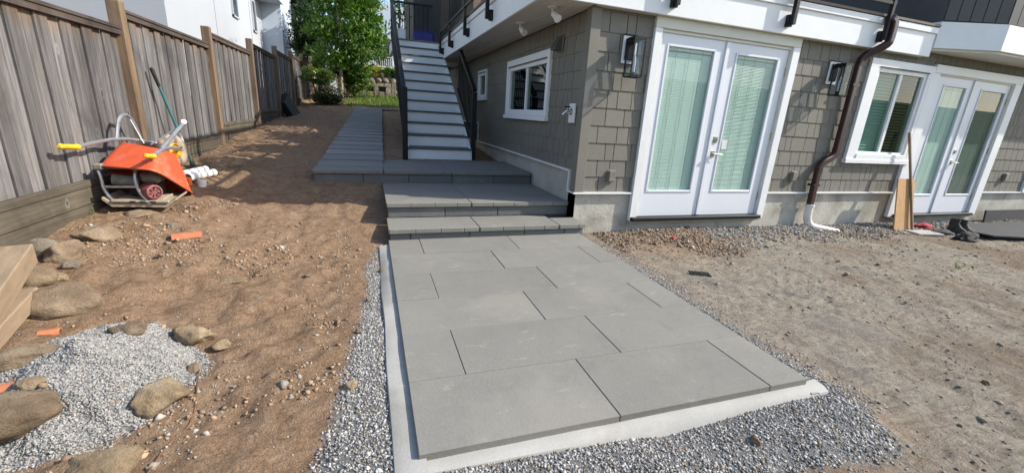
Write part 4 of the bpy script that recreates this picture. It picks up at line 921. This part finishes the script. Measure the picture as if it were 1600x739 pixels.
def shard(px, py, L, r, yaw, label, half=True):
    p = at(px, py, z=-.31 if py < 400 else -.4); z = gz(p.x, p.y); q = MB(); n = 8; ns = []
    for k in range(n + 1):
        t = math.pi * k / n; ns.append((math.cos(t) * r, math.sin(t) * r * .8))
    inn = [(a * .78, b * .72) for a, b in ns]; poly = [Vector((0, a, b)) for a, b in ns] + [Vector((0, a, b)) for a, b in inn[::-1]]
    M = Matrix.Translation((p.x, p.y, z - .006)) @ Matrix.Rotation(R(yaw), 4, 'Z'); m_ = len(poly)
    vs = [M @ (v + Vector((-L / 2, 0, 0))) for v in poly] + [M @ (v + Vector((L / 2, 0, 0))) for v in poly]
    q.add(vs, [(k, (k + 1) % m_, (k + 1) % m_ + m_, k + m_) for k in range(m_)] + [(k, k + 1, m_ - 2 - k, m_ - 1 - k) for k in range(n)] + [(m_ + k + 1, m_ + k, 2 * m_ - 1 - k, 2 * m_ - 2 - k) for k in range(n)]); return tag(q.build('clay_shard', 'clay', None, True), label, 'shard')
shard(292, 370, .20, .05, 22, 'orange clay pipe shard lying on pebbly brown earth'); shard(78, 522, .08, .03, 15, 'pair of orange clay fragments below the long boulder'); shard(15, 622, .16, .04, 25, 'reddish clay pipe fragment beside the egg shaped boulder')
# roots and twigs
def twig(pts, r, label):
    P = [];
    for a, b in pts:
        dd = at(a, b, z=-.45); P.append(Vector((dd.x, dd.y, gz(dd.x, dd.y) + .006)))
    q = MB(); q.tube(arc(P, 2), r, 5); return tag(q.build('root', 'rust_brown', None, True), label, 'twig')
twig([(312, 575), (308, 600), (300, 650), (260, 680), (225, 725)], .0028, 'thin dry root trailing over the earth from the gravel heap')

# ------------------------------------------------------------------ black plank against the fence
a, b = at(443, 155, x=-4.40), at(463, 186, x=-4.18)
q = MB(); q.bar(a, b, .12, .03, (1, 0, 0)); q = MB(); d = (b - a).normalized(); sd = Vector((.3, 1, 0)).cross(d).normalized(); nr = d.cross(sd)
M = Matrix((sd, nr, d)).transposed().to_4x4(); M.translation = a; q.cbox(-.09, .09, -.22, .22, -.02, (b - a).length + .05, .012, M)
tag(q.build('rubber_block', 'black_rubber'), 'black rubber slab leaning against the far fence panels', 'slab')

# ------------------------------------------------------------------ wall lamps
def wall_lamp(x, zt, label):
    """lantern of black bars round clear glass, on a white block"""
    L = thing('wall_lamp', (x, 0, zt - .2), label, 'lamp', 'lanterns by the doors')
    q = MB(); q.cbox(x - .085, x + .085, -.035, -.02, zt - .26, zt + .015, .003); q.build('mounting_block', 'white_paint', L)
    q = MB(); q.cbox(x - .09, x + .09, -.05, -.018, zt + .0155, zt + .024, .002); q.build('cap_flashing', 'black_metal', L)
    q = MB(); q.cbox(x - .058, x + .058, -.05, -.0355, zt - .225, zt - .015, .004); q.build('back_plate', 'black_metal', L)
    q = MB(); q.cbox(x - .045, x + .045, -.13, -.05, zt - .06, zt - .04, .004); q.build('arm', 'black_metal', L)
    y0, y1, z0, z1 = -.215, -.085, zt - .40, zt - .03; h = .065; t = .0065; q = MB()
    for xx in (x - h, x + h):
        for yy in (y0, y1): q.box(xx - t, xx + t, yy - t, yy + t, z0, z1)
    for zz_ in (z0, z1):
        q.box(x - h + t, x + h - t, y0 - t, y0 + t, zz_ - t, zz_ + t); q.box(x - h + t, x + h - t, y1 - t, y1 + t, zz_ - t, zz_ + t)
        q.box(x - h - t, x - h + t, y0 + t, y1 - t, zz_ - t, zz_ + t); q.box(x + h - t, x + h + t, y0 + t, y1 - t, zz_ - t, zz_ + t)
    q.box(x - h, x + h, y0, y1, z1 + t, z1 + t + .006); fr_ = q.build('frame', 'black_metal', L)
    for (a, b, c, d_) in ((x - h, x + h, y0 - .0015, y0 + .0015), (x - h - .0015, x - h + .0015, y0, y1), (x + h - .0015, x + h + .0015, y0, y1)):
        q = MB(); q.box(a, b, c, d_, z0 + t, z1 - t); q.build('pane', 'lamp_glass', fr_)
    q = MB(); q.tube([(x, -.15, z0 + t), (x, -.15, z0 + .05)], .02, 10); q.build('socket', 'black_metal', L)
    q = MB(); q.tube([(x, -.15, z0 + .05), (x, -.15, z0 + .16), (x, -.15, z0 + .2), (x, -.15, z0 + .23)], [.017, .019, .012, .003], 12); q.build('bulb', 'ceramic_white', L, True)
wall_lamp(.455, 1.665, 'black lantern with clear glass beside the corner of the house'); wall_lamp(3.52, 1.69, 'black lantern with clear glass between the doors and downspout')
# ------------------------------------------------------------------ outlets, tap, vent, floodlights
def outlet(x, z, label):
    o = thing('outlet_box', (x, -.02, z), label, 'outlet'); q = MB(); q.cbox(x - .04, x + .04, -.06, -.02, z - .06, z + .06, .006); q.build('cover', 'engine_grey', o)
    q = MB(); q.cbox(x - .05, x + .05, -.03, -.0195, z - .07, z + .07, .004); q.build('back_plate', 'trim_taupe', o)
outlet(.425, .20, 'grey weatherproof outlet box low on the shingles by the house corner'); outlet(3.27, .23, 'grey weatherproof outlet box low on the shingles between doors and downspout'); outlet(8.27, .27, 'grey weatherproof outlet box low on the shingles right of the far doors')
t = thing('hose_tap', (-.02, .2, .86), 'chrome hose tap on a white wall block', 'tap'); q = MB(); q.cbox(-.045, -.02, .135, .265, .76, .97, .004); q.build('mounting_block', 'white_paint', t)
q = MB(); q.tube([(-.045, .2, .88), (-.12, .2, .88), (-.16, .2, .84)], .017, 10); q.tube([(-.045, .2, .88), (-.052, .2, .88)], .035, 14); q.build('spout', 'chrome', t, True)
q = MB(); q.tube([(-.10, .2, .88), (-.10, .2, .92)], .008, 8); q.build('stem', 'chrome', t); q = lathe((-.10, .2, .92), (0, 0, 1), [(0, .012), (.004, .035), (.014, .035), (.018, .012)], 12); q.build('hand_wheel', 'black_metal', t, True)
t = thing('vent_hood', (-.02, .70, 1.64), 'small dark vent hood high on the shaded side wall', 'vent'); q = MB(); q.cbox(-.035, -.018, .62, .78, 1.56, 1.74, .004); q.build('flange', 'trim_taupe', t); q = MB(); q.prism([(-.035, .63, 1.73), (-.12, .63, 1.60), (-.12, .63, 1.57), (-.035, .63, 1.57)], (0, 0, 0), (0, .14, 0)); q.build('hood', 'panel_dark', t)
def flood(x, y, label):
    t = thing('ceiling_lamp', (x, y, 1.90), label, 'lamp', 'soffit lamps'); q = lathe((x, y, 1.9045), (0, 0, -1), [(0, .055), (.012, .055), (.02, .03), (.021, .001)], 18); q.build('base', 'ceramic_white', t, True)
    q = MB(); q.tube([(x, y, 1.89), (x, y - .01, 1.845), (x + .01, y - .03, 1.82)], .012, 8); q.build('arm', 'ceramic_white', t, True)
    q = MB(); q.tube([(x + .005, y - .02, 1.835), (x + .02, y - .07, 1.80), (x + .028, y - .10, 1.775)], [.028, .036, .042], 14); q.build('head', 'ceramic_white', t, True)
flood(-.36, .22, 'white swivel spotlight on the soffit near the house corner'); flood(-.39, 1.15, 'white swivel spotlight on the soffit before the side window')
q = lathe((-.4, 2.82, 1.9045), (0, 0, -1), [(0, .07), (.01, .07), (.014, .05), (.014, .001)], 18); tag(q.build('soffit_vent', 'soffit_paint', None, True), 'flat round disc vent on the soffit past the spotlights', 'vent')

# ------------------------------------------------------------------ downspout
ds = thing('downspout', (3.7, -.08, -.45), 'dark maroon metal downspout kinked over the shingles into white pipe', 'downspout')
def rect_pipe(pts, w_, d_, name, mat, parent):
    P = arc(pts, 2); q = MB(); vs = []
    for i, p in enumerate(P):
        t_ = (P[min(i + 1, len(P) - 1)] - P[max(i - 1, 0)]).normalized(); yv = Vector((0, 1, 0)); s_ = yv.cross(t_).normalized(); f_ = t_.cross(s_)
        c_ = .3
        for a, b in ((-1, -1 + c_), (-1 + c_, -1), (1 - c_, -1), (1, -1 + c_), (1, 1 - c_), (1 - c_, 1), (-1 + c_, 1), (-1, 1 - c_)): vs.append(p + s_ * a * w_ / 2 + f_ * b * d_ / 2)
    n = 8; q.add(vs, [(i * n + k, i * n + (k + 1) % n, (i + 1) * n + (k + 1) % n, (i + 1) * n + k) for i in range(len(P) - 1) for k in range(n)] + [tuple(range(8))[::-1], tuple((len(P) - 1) * n + k for k in range(n))]); return q.build(name, mat, parent, True)
rect_pipe([(4.06, FY - .03, 2.235), (4.07, FY - .09, 2.25), (4.11, FY - .10, 2.20), (4.11, FY - .10, 2.02)], .085, .075, 'elbow', 'maroon_metal', ds)
rect_pipe([(4.11, FY - .10, 2.02), (4.10, FY - .10, 1.94), (3.90, -.085, 1.80), (3.885, -.075, 1.69)], .085, .075, 'elbow', 'maroon_metal', ds)
rect_pipe([(3.885, -.072, 1.70), (3.895, -.072, .62)], .082, .07, 'pipe', 'maroon_metal', ds)
rect_pipe([(3.895, -.072, .64), (3.895, -.072, .52), (3.66, -.075, .42), (3.645, -.075, .30)], .085, .075, 'elbow', 'maroon_metal', ds)
rect_pipe([(3.645, -.075, .31), (3.655, -.078, -.18)], .082, .07, 'pipe', 'maroon_metal', ds)
for z, x in ((1.45, 3.887), (.12, 3.648)): q = MB(); q.box(x - .06, x + .06, -.112, -.108, z - .015, z + .015); q.box(x - .06, x - .045, -.108, -.02, z - .015, z + .015); q.build('strap', 'maroon_metal', ds)
q = MB(); q.tube(arc([(3.655, -.08, -.16), (3.66, -.08, -.36), (3.72, -.11, -.47), (3.85, -.17, -.49), (4.08, -.26, -.53)], 2), .052, 14); bt = q.build('drain_pipe', 'pvc', ds, True)
q = MB(); q.tube([(3.655, -.08, -.185), (3.655, -.08, -.155)], .062, 14); q.build('collar', 'pvc', bt, True)

# ------------------------------------------------------------------ clutter by the far doors
pb = thing('plywood_board', (5.36, -.35, -.5), 'orange brown plywood board leaning beside the far doors', 'board')
q = MB(); M = Matrix.Translation((5.345, -.345, -.515)) @ Matrix.Rotation(R(-11), 4, 'X'); q.cbox(-.20, .19, -.009, .009, 0, .77, .002, M); q.build('panel', 'plywood', pb)
q = MB(); a = Vector((5.50, -.39, -.52)); b = Vector((5.30, -.075, .90)); q.bar(a, b, .032, .018, (1, 0, 0)); tag(q.build('stake', 'timber'), 'thin brown wooden stake leaning against the far door casing', 'stake')
def blob_cloth(c, sx, sy, sz, mat, name, label, cat, seed):
    b = bmesh.new(); bmesh.ops.create_icosphere(b, subdivisions=4, radius=1); from mathutils import noise as mn
    for v in b.verts:
        n_ = v.co.copy(); k = 1 + .5 * mn.noise(n_ * 1.6 + Vector((seed, 0, 0))) + .28 * abs(mn.noise(n_ * 4 + Vector((0, seed, 0)))) ; v.co = Vector((n_.x * sx * k, n_.y * sy * k, max(-.1, n_.z) * sz * k))
    me = bpy.data.meshes.new(name); b.to_mesh(me); b.free(); me.materials.append(MT[mat])
    for f in me.polygons: f.use_smooth = True
    o = bpy.data.objects.new(name, me); COL.objects.link(o); o.location = (c[0], c[1], gz(c[0], c[1]) + .01); return tag(o, label, cat)
blob_cloth((6.02, -.24), .2, .08, .05, 'red_cloth', 'rag', 'crumpled red rag beside the plywood board', 'cloth', 3)
blob_cloth((5.95, -.52), .20, .09, .05, 'glove_black', 'work_glove', 'crumpled black work glove between red rag and boots', 'glove', 7)
blob_cloth((5.98, -.80), .22, .10, .085, 'glove_black', 'work_bag', 'slumped black cloth bag before the work boots', 'bag', 12)
def boot(x, y, yaw, label):
    t = thing('work_boot', (x, y, gz(x, y)), label, 'boot', 'pair of work boots'); z = gz(x, y); M = Matrix.Translation((x, y, z)) @ Matrix.Rotation(R(yaw), 4, 'Z')
    b = MB(); prof = [(.0, .05, .10, .02), (.05, .05, .10, .02), (.09, .047, .075, -.0), (.14, .043, .058, -.02), (.20, .046, .058, -.02)]; n = 14; vs = []
    for (h, w_, l, o_) in prof: vs += [M @ Vector((o_ + math.cos(2 * math.pi * k / n) * l * (1.2 if math.cos(2 * math.pi * k / n) > 0 and h < .06 else 1), math.sin(2 * math.pi * k / n) * w_, h + .012)) for k in range(n)]
    b.add(vs, [(i * n + k, i * n + (k + 1) % n, (i + 1) * n + (k + 1) % n, (i + 1) * n + k) for i in range(len(prof) - 1) for k in range(n)]); b.build('upper', 'boot_leather', t, True)
    b = MB(); b.add([M @ Vector((.02 + math.cos(2 * math.pi * k / n) * .105 * (1.2 if math.cos(2 * math.pi * k / n) > 0 else 1), math.sin(2 * math.pi * k / n) * .054, h)) for h in (-.01, .016) for k in range(n)], [(k, (k + 1) % n, (k + 1) % n + n, k + n) for k in range(n)] + [tuple(range(n))[::-1], tuple(range(n, 2 * n))]); b.build('sole', 'black_rubber', t)
boot(6.28, -.50, -70, 'black leather work boot beside the black glove'); boot(6.44, -.52, -62, 'black leather work boot touching the dark mat')
q = MB(); P = [(6.45, -.33), (7.0, -.22), (8.9, -.2), (8.9, -.9), (7.4, -1.12), (6.5, -.86)]; zz_ = max(gz(*p) for p in P) + .012
q.prism([(a, b, 0) for a, b in P], (0, 0, zz_ - .02), (0, 0, zz_ + .004)); tag(q.build('floor_mat', 'mat_black'), 'dark rubber mat spread on the gravel by the far doors', 'mat')
q = MB(); q.cbox(7.95, 9.6, -.06, -.035, -.56, -.31, .004); o = q.build('black_board', 'mat_black'); o.rotation_euler = (R(-6), 0, 0); tag(o, 'black board standing against the foundation past the far doors', 'board')
q = MB(); q.cbox(-.22, .22, -.12, .12, 0, .03, .006, Matrix.Translation((5.55, -.50, gz(5.55, -.5) - .003)) @ Matrix.Rotation(R(-12), 4, 'Z')); tag(q.build('flat_stone', 'flat_stone'), 'grey flat paver at the foot of the plywood board', 'stone')
c = at(1093, 427, z=-.48); z = gz(c.x, c.y) + .012; dg = thing('drain_grate', (c.x, c.y, z), 'small black plastic grate lying on the pebbly earth', 'grate'); M = Matrix.Translation((c.x, c.y, z)) @ Matrix.Rotation(R(-25), 4, 'Z')
for k in range(7): q = MB(); q.box(-.08 + k * .026, -.068 + k * .026, -.05, .05, -.006, .008, M); q.build('bar', 'black_rubber', dg)
for y_ in (-.05, 0, .05): q = MB(); q.box(-.085, .09, y_ - .004, y_ + .004, -.008, .004, M); q.build('bar', 'black_rubber', dg)
blob_cloth((at(1052, 371, z=-.42).x, at(1052, 371, z=-.42).y), .035, .025, .02, 'red_cloth', 'scrap', 'tiny red scrap on the pebble bank by the first doors', 'scrap', 21)
blob_cloth((at(1094, 362, z=-.42).x, -.1), .035, .03, .035, 'mat_black', 'clod', 'black lump of earth against the foundation below the first doors', 'clod', 25)

# ------------------------------------------------------------------ things on the deck
bx = thing('storage_bag', (-.93, 6.62, DT), 'bright blue storage bag at the head of the stair', 'bag'); q = MB(); q.cbox(-1.17, -.70, 6.50, 6.80, DT + .001, DT + .24, .03); q.build('body', 'blue_bag', bx)
for x in (-1.05, -.82): q = MB(); q.tube(arc([(x - .06, 6.495, DT + .2), (x - .05, 6.49, DT + .30), (x + .05, 6.49, DT + .30), (x + .06, 6.495, DT + .2)]), .008, 6); q.build('strap', 'blue_bag', bx, True)
pl = thing('deck_planter', (-1.46, 6.75, DT), 'square white planter of leggy plants on the stair landing', 'planter'); q = MB(); q.cbox(-1.58, -1.33, 6.62, 6.88, DT + .001, DT + .27, .01); q.build('pot', 'ceramic_white', pl)

for y_, w_, lb in ((1.0, .7, 'added brown shade planter behind the deck railing nearest the house corner'), (2.3, .8, 'added brown shade planter midway along the deck side railing'), (3.7, .9, 'added brown shade planter behind the deck railing nearest the stair head')):  # troughs added behind the railing to cast more shade on the earth
    t = thing('shade_planter', (-.4, y_, DT), lb, 'planter'); q = MB(); q.cbox(-.52, -.26, y_ - w_ / 2, y_ + w_ / 2, DT + .001, DT + .36, .01); q.build('trough', 'deck_board', t); t['_plants'] = w_
# ------------------------------------------------------------------ foliage
def leaves(name, P, size, mat, parent, seed, aspect=.5, droop=.4, tint=(.55, 1.25), N=None):
    """P (n,3) leaf centres -> folded leaves (two quads each)"""
    r = np.random.default_rng(seed); n = len(P); a = r.uniform(0, 2 * np.pi, n); el = r.normal(-droop, .45, n)
    d = np.c_[np.cos(a) * np.cos(el), np.sin(a) * np.cos(el), np.sin(el)]; s = np.cross(d, np.array([0, 0, 1.]) + r.normal(0, .35, (n, 3))); s /= np.linalg.norm(s, axis=1)[:, None] + 1e-9; nn = np.cross(s, d)
    L = (size * r.uniform(.65, 1.3, n))[:, None]; wd = L * aspect * .5
    V = np.stack([P - d * L * .5, P + s * wd - nn * wd * .15, P + d * L * .55 - nn * L * .08, P - s * wd - nn * wd * .15], 1)
    off = np.array(origin(parent)) if parent else 0
    t = r.uniform(*tint, (n, 1)) * (1 + r.normal(0, .06, (n, 3)))
    o = np_mesh(name, (V - off).reshape(-1, 3) if parent is None else V.reshape(-1, 3) - off, np.arange(4 * n).reshape(-1, 4), mat, np.repeat(np.clip(t, .2, 1.6), 4, 0))
    if parent: o.parent = parent
    return o
def clumps(r, c, rad, n_cl, per, spread, shell=.55, squash=.6):
    c = np.array(c); rad = np.array(rad); d = r.normal(0, 1, (n_cl, 3)); d /= np.linalg.norm(d, axis=1)[:, None]; k = r.uniform(shell, 1., n_cl) ** .8
    C = c + d * rad * k[:, None] * r.uniform(.85, 1.12, (n_cl, 1)); P = C[:, None] + r.normal(0, 1, (n_cl, per, 3)) * np.array([1, 1, squash]) * spread * r.uniform(.6, 1.35, (n_cl, 1, 1)); return C, P.reshape(-1, 3)
def tree(name, base, trunk_h, c, rad, label, seed, n_cl=70, per=170, leaf=.16, mat='leaf', spread=.22, tr=.09, lean=(0, 0), group=None):
    r = np.random.default_rng(seed); b = Vector(base); t = thing(name, b, label, 'tree', group)
    C, P = clumps(r, c, rad, n_cl, per, spread); q = MB(); top = b + Vector((lean[0], lean[1], trunk_h)); cc = Vector(c)
    q.tube(arc([b - Vector((0, 0, .1)), b + Vector((.05, 0, trunk_h * .35)), top, cc], 2), [tr * (1.25 - .85 * i / 12) for i in range(len(arc([0 * b, b, top, cc], 2)))], 9)
    for k in range(14 if mat == 'leaf' else 0):
        e = Vector(C[k]); st = top.lerp(cc, r.uniform(0, .8)); q.tube(arc([st, st.lerp(e, .5) + Vector((0, 0, .12)), e], 1), [.03, .024, .016, .012][:len(arc([st, st, e], 1))] if len(arc([st, st, e], 1)) <= 4 else [.03] * len(arc([st, st, e], 1)), 5)
    P = P[~((np.abs(P[:, 0] - b.x) < .3) & (P[:, 2] < b.z + trunk_h * .85) & (P[:, 1] < b.y + .5))]
    q.build('trunk', 'bark', t, True); leaves('crown', P, leaf, mat, t, seed + 1); return t
tb = (-3.22, 14.0); tz = gz(*tb)
tree('maple_tree', (tb[0], tb[1], tz), 1.35, (-2.92, 14.4, 3.62), (1.32, 1.25, 1.85), 'leafy green tree with pale leaning trunk beyond the slab walk', 4, n_cl=90, per=125, leaf=.17, lean=(.06, 0), tr=.085)
ez = gz(-5.6, 19)
tree('evergreen_tree', (-4.9, 20.5, gz(-4.9, 20.5)), 1.2, (-4.85, 20.5, 3.4), (.75, .8, 1.9), 'dark evergreen tree behind the corner of the timber fence', 9, n_cl=70, per=130, leaf=.16, mat='leaf_dark')
tree('evergreen_tree', (-3.6, 21.5, gz(-3.6, 21.5)), 1.2, (-3.4, 21.5, 4.2), (1.9, 1.2, 2.8), 'dense dark tree behind the leafy green tree', 15, n_cl=80, per=130, leaf=.18, mat='leaf_dark')
_c = at(470, 28, y=25.)
tree('evergreen_tree', (_c.x, 25., gz(_c.x, 25.)), 1.5, tuple(_c), (.85, .8, 2.3), 'dark narrow evergreen between the blue wall and the leafy tree', 19, n_cl=60, per=120, leaf=.2, mat='leaf_dark')
def shrub(name, x, y, parts, label, stem=True, cat='shrub'):
    z = gz(x, y); t = thing(name, (x, y, z), label, cat); q = MB()
    for i, (c, rad, n_cl, per, leaf, mat, spread, seed, sq) in enumerate(parts):
        r = np.random.default_rng(seed); C, P = clumps(r, c, rad, n_cl, per, spread, squash=sq); P[:, 2] = np.maximum(P[:, 2], z + .02)
        leaves('foliage', P, leaf, mat, t, seed + 1, droop=.1)
        for k in range(min(5, n_cl)): q.tube([Vector((x, y, z - .03)), Vector((x, y, z)).lerp(Vector(C[k]), .5) + Vector((0, 0, .1)), Vector(C[k])], [.03, .022, .01], 5)
    q.build('stem', 'bark', t, True)
shrub('layered_shrub', -3.85, 12.3, [((-3.85, 12.3, 1.72), (.48, .4, .30), 26, 130, .07, 'leaf_lime', .10, 21, .35), ((-3.55, 12.4, 1.12), (.45, .4, .40), 26, 120, .08, 'leaf_dark', .12, 23, .7)], 'rounded shrub with lime green top at the end of the fence')
shrub('under_shrub', -3.1, 14.9, [((-2.75, 14.9, 1.75), (.55, .4, .45), 26, 110, .12, 'leaf', .14, 25, .7)], 'loose green shrub below the leafy tree before the picket fence')
q = MB(); x, y = -2.75, 15.2; z = gz(x, y); bt_ = thing('bare_bush', (x, y, z), 'small bush of bare brown stems before the picket fence', 'bush')
for k in range(14): a = rnd.uniform(0, 6.28); q.tube(arc([(x, y, z - .02), (x + math.cos(a) * .12, y + math.sin(a) * .1, z + .2), (x + math.cos(a) * .4, y + math.sin(a) * .2, z + rnd.uniform(.3, .5))], 1), .012, 5)
q.build('stems', 'bark', bt_, True)
# white board leaning at the trunk
q = MB(); a = at(527, 143, y=13.6); b = at(519, 126, y=13.6); q.bar((a.x, a.y, gz(a.x, a.y)), (b.x, b.y + .15, b.z), .02, .22, (1, 0, 0)); tag(q.build('white_board', 'ceramic_white'), 'white board leaning against the pale tree trunk', 'board')

# ------------------------------------------------------------------ picket fence, rock wall, planters
y = 16.3; pf = thing('picket_fence', (-2.2, y, gz(-2.2, y)), 'low brown picket fence at the end of the lawn', 'fence')
k = 0
for x in np.arange(-4.4, -.75, .105):
    z = gz(x, y, False); q = MB(); h = .52 + rnd.uniform(-.01, .01); q.prism([(x - .034, 0, z), (x + .034, 0, z), (x + .034, 0, z + h), (x, 0, z + h + .05), (x - .034, 0, z + h)], (0, y, 0), (0, y + .02, 0)); q.build('picket', 'picket', pf)
for dz in (.12, .42): q = MB(); q.bar((-4.4, y + .035, gz(-4.4, y, False) + dz), (-.75, y + .035, gz(-.75, y, False) + dz), .03, .06); q.build('rail', 'picket', pf)
q = MB(); z = gz(-.78, y); q.cbox(-.83, -.72, y - .05, y + .06, z, z + .72, .01); q.build('post', 'ceramic_white', pf)
rw = thing('rock_wall', (-1.6, 17.4, 1.3), 'dry rock retaining wall behind the picket fence', 'wall')
from mathutils import noise as mn
def rock_mesh(seed):
    b = bmesh.new(); bmesh.ops.create_icosphere(b, subdivisions=2, radius=.5)
    for v in b.verts: v.co *= 1 + .35 * mn.noise(v.co * 3 + Vector((seed * 3.1, 0, 0)))
    me = bpy.data.meshes.new('rock'); b.to_mesh(me); b.free(); me.materials.append(MT['boulder_grey'])
    for f in me.polygons: f.use_smooth = True
    return me
rks = [rock_mesh(i) for i in range(4)]
for row in range(4):
    x = -4.2 + .1 * row
    while x < -.4: s = rnd.uniform(.28, .5); inst('rock', rnd.choice(rks), rw, (x, 17.5 + .14 * row + rnd.uniform(-.05, .05), 1.45 + row * .25), (s * 1.15, s, s * .8), (rnd.uniform(0, 6), rnd.uniform(0, 6), rnd.uniform(0, 6))); x += s * .8
q = MB(); q.box(-4.4, -.3, 17.75, 18.2, 1.2, 2.15); q.build('backfill', 'block_wall', rw)
def flowers(x, label, mat, seed, w_=.5): shrub('flower_bush', x, 18.1, [((x, 18.0, 2.42), (w_, .3, .2), 22, 90, .085, mat, .10, seed, .6), ((x, 18.1, 2.3), (w_ * 1.1, .3, .2), 14, 70, .10, 'leaf', .12, seed + 2, .6)], label, cat='bush')
flowers(-1.95, 'bush of yellow flowers on top of the rock wall', 'flower_yellow', 31); flowers(-.75, 'lime green bush on the rock wall beside the stair', 'leaf_lime', 35, .35); flowers(-1.25, 'dark green bush between the yellow flowers and lime bush', 'leaf', 37, .3)
def planter(x, label):
    y = 15.4; z = gz(x, y); t = thing('planter_stand', (x, y, z), label, 'planter', 'black planters on legs'); q = MB(); q.prism([(x - .125, y - .11, 0), (x + .125, y - .11, 0), (x + .125, y + .11, 0), (x - .125, y + .11, 0)], (0, 0, z + .24), (0, 0, z + .44))
    for i in range(4, 8): v = Vector(q.v[i]); q.v[i] = (x + (v.x - x) * 1.3, y + (v.y - y) * 1.3, v.z)
    q.build('tub', 'black_metal', t)
    for sx in (-1, 1):
        for sy in (-1, 1): q = MB(); q.bar((x + sx * .15, y + sy * .13, z - .01), (x + sx * .13, y + sy * .115, z + .42), .022, .022); q.build('leg', 'black_metal', t)
planter(-2.12, 'black tapered planter on four legs nearer the leafy tree'); planter(-1.63, 'black tapered planter on four legs nearer the stair')

# ------------------------------------------------------------------ buildings behind
def bldg(name, loc, label): return thing(name, loc, label, 'building')
bh = bldg('balcony_house', (-.5, 22.6, 1.5), 'pale house with white railed balcony behind the rock wall')
q = MB(); q.box(-2.4, 4, 23.4, 28, 1.2, 6.5); q.build('wall', 'neighbour_blue', bh)
q = MB(); q.box(-2.3, 4, 21.9, 23.39, 2.82, 3.0); q.build('balcony', 'ceramic_white', bh)
q = MB(); q.box(-2.25, -2.1, 21.95, 22.1, 1.3, 2.82); q.build('post', 'ceramic_white', bh)
bal = q = MB(); q.box(-2.3, 4, 21.92, 21.98, 3.46, 3.52); rl_ = q.build('balcony_rail', 'ceramic_white', bh)
for x in np.arange(-2.28, 1.2, .11): q = MB(); q.box(x, x + .04, 21.93, 21.97, 3.0, 3.46); q.build('baluster', 'ceramic_white', rl_)
q = MB(); q.box(-1.6, -.8, 23.36, 23.39, 3.1, 4.6); q.build('window', 'window_dark', bh)
fb = bldg('cream_house', (-7, 31, 1.6), 'cream gabled house glimpsed between the blue wall and trees'); q = MB(); q.box(-8.6, -6.0, 30, 34, 1.5, 4.9); q.build('wall', 'far_cream', fb)
q = MB(); q.prism([(-8.8, 0, 4.9), (-5.8, 0, 4.9), (-7.3, 0, 6.2)], (0, 29.8, 0), (0, 34.2, 0)); q.build('roof', 'flat_stone', fb)
nb = bldg('neighbour_house', (-9, 15, .5), 'tall white rendered house behind the timber fence')
NX = -7.0
q = MB(); q.box(-16, NX, 9.7, 20.9, -.3, 9.5); wl = q.build('wall', 'neighbour_white', nb)
q = MB(); q.box(-14, -6.14, 20.95, 27.0, -.3, 9.5); q.build('wall', 'neighbour_blue', nb)
for y0, y1, z0, z1 in ((15.85, 16.5, 3.85, 5.6), (19.0, 19.5, 3.78, 5.0)):
    q = MB(); q.box(NX + .002, NX + .03, y0, y1, z0, z1); wn_ = q.build('window', 'window_dark', nb); q = MB(); q.box(NX + .002, NX + .06, y0 - .06, y0 - .002, z0 - .06, z1 + .06); q.box(NX + .002, NX + .06, y1 + .002, y1 + .06, z0 - .06, z1 + .06); q.box(NX + .002, NX + .06, y0 - .06, y1 + .06, z0 - .06, z0 - .003); q.build('frame', 'neighbour_white', wn_)
for y_ in (13.7, 18.55): q = MB(); q.box(NX + .001, NX + .02, y_, y_ + .05, -.3, 9.5); q.build('joint_trim', 'neighbour_white', nb)
q = MB(); q.box(-6.139, -6.12, 23.8, 23.86, -.3, 9.5); q.build('joint_trim', 'neighbour_white', nb)
q = MB(); q.box(NX + .001, -6.0, 19.6, 20.94, 5.3, 5.6); q.build('canopy', 'neighbour_blue', nb)
q = MB(); q.box(-16.4, NX + .5, 9.2, 27.3, 9.51, 9.8); q.build('roof', 'panel_dark', nb)

for o in [o for o in COL.objects if '_plants' in o]:  # foliage for the added shade troughs
    r = np.random.default_rng(int(o.location.y * 10)); w_ = o['_plants']; n = 420; P = np.c_[r.normal(-.39, .09, n), o.location.y + r.uniform(-w_ / 2, w_ / 2, n), r.uniform(DT + .34, DT + .75, n)]; tag(leaves('plant', P, .11, 'leaf', o, 7), kind='stuff'); del o['_plants']
# plants in the deck planter, weeds
r = np.random.default_rng(77); P = np.c_[r.normal(-1.46, .09, 260), r.normal(6.75, .09, 260), r.uniform(DT + .27, DT + 1.05, 260)]; tag(leaves('plant', P, .09, 'leaf', pl, 78), kind='stuff')
q = MB()
for k in range(4): q.tube([(-1.46 + .05 * math.cos(k * 1.6), 6.75 + .05 * math.sin(k * 1.6), DT + .2), (-1.46 + .12 * math.cos(k * 1.6), 6.75 + .1 * math.sin(k * 1.6), DT + 1.0)], .007, 5)
q.build('stem', 'rust_brown', pl)
def weed(px, py, zp, n, s, label, seed):
    p = at(px, py, z=zp); r = np.random.default_rng(seed); z = gz(p.x, p.y); t = thing('weed', (p.x, p.y, z), label, 'weed'); P = np.c_[r.normal(p.x, s, n), r.normal(p.y, s * .8, n), z + np.abs(r.normal(0, s * .35, n)) + .01]; leaves('foliage', P, s * .9, 'leaf_lime', t, seed, droop=-.2)
weed(131, 342, -.25, 26, .04, 'small green weed growing at the foot of the fence', 81); weed(1500, 421, -.55, 26, .045, 'small tuft of green weed on the trampled silt', 83)
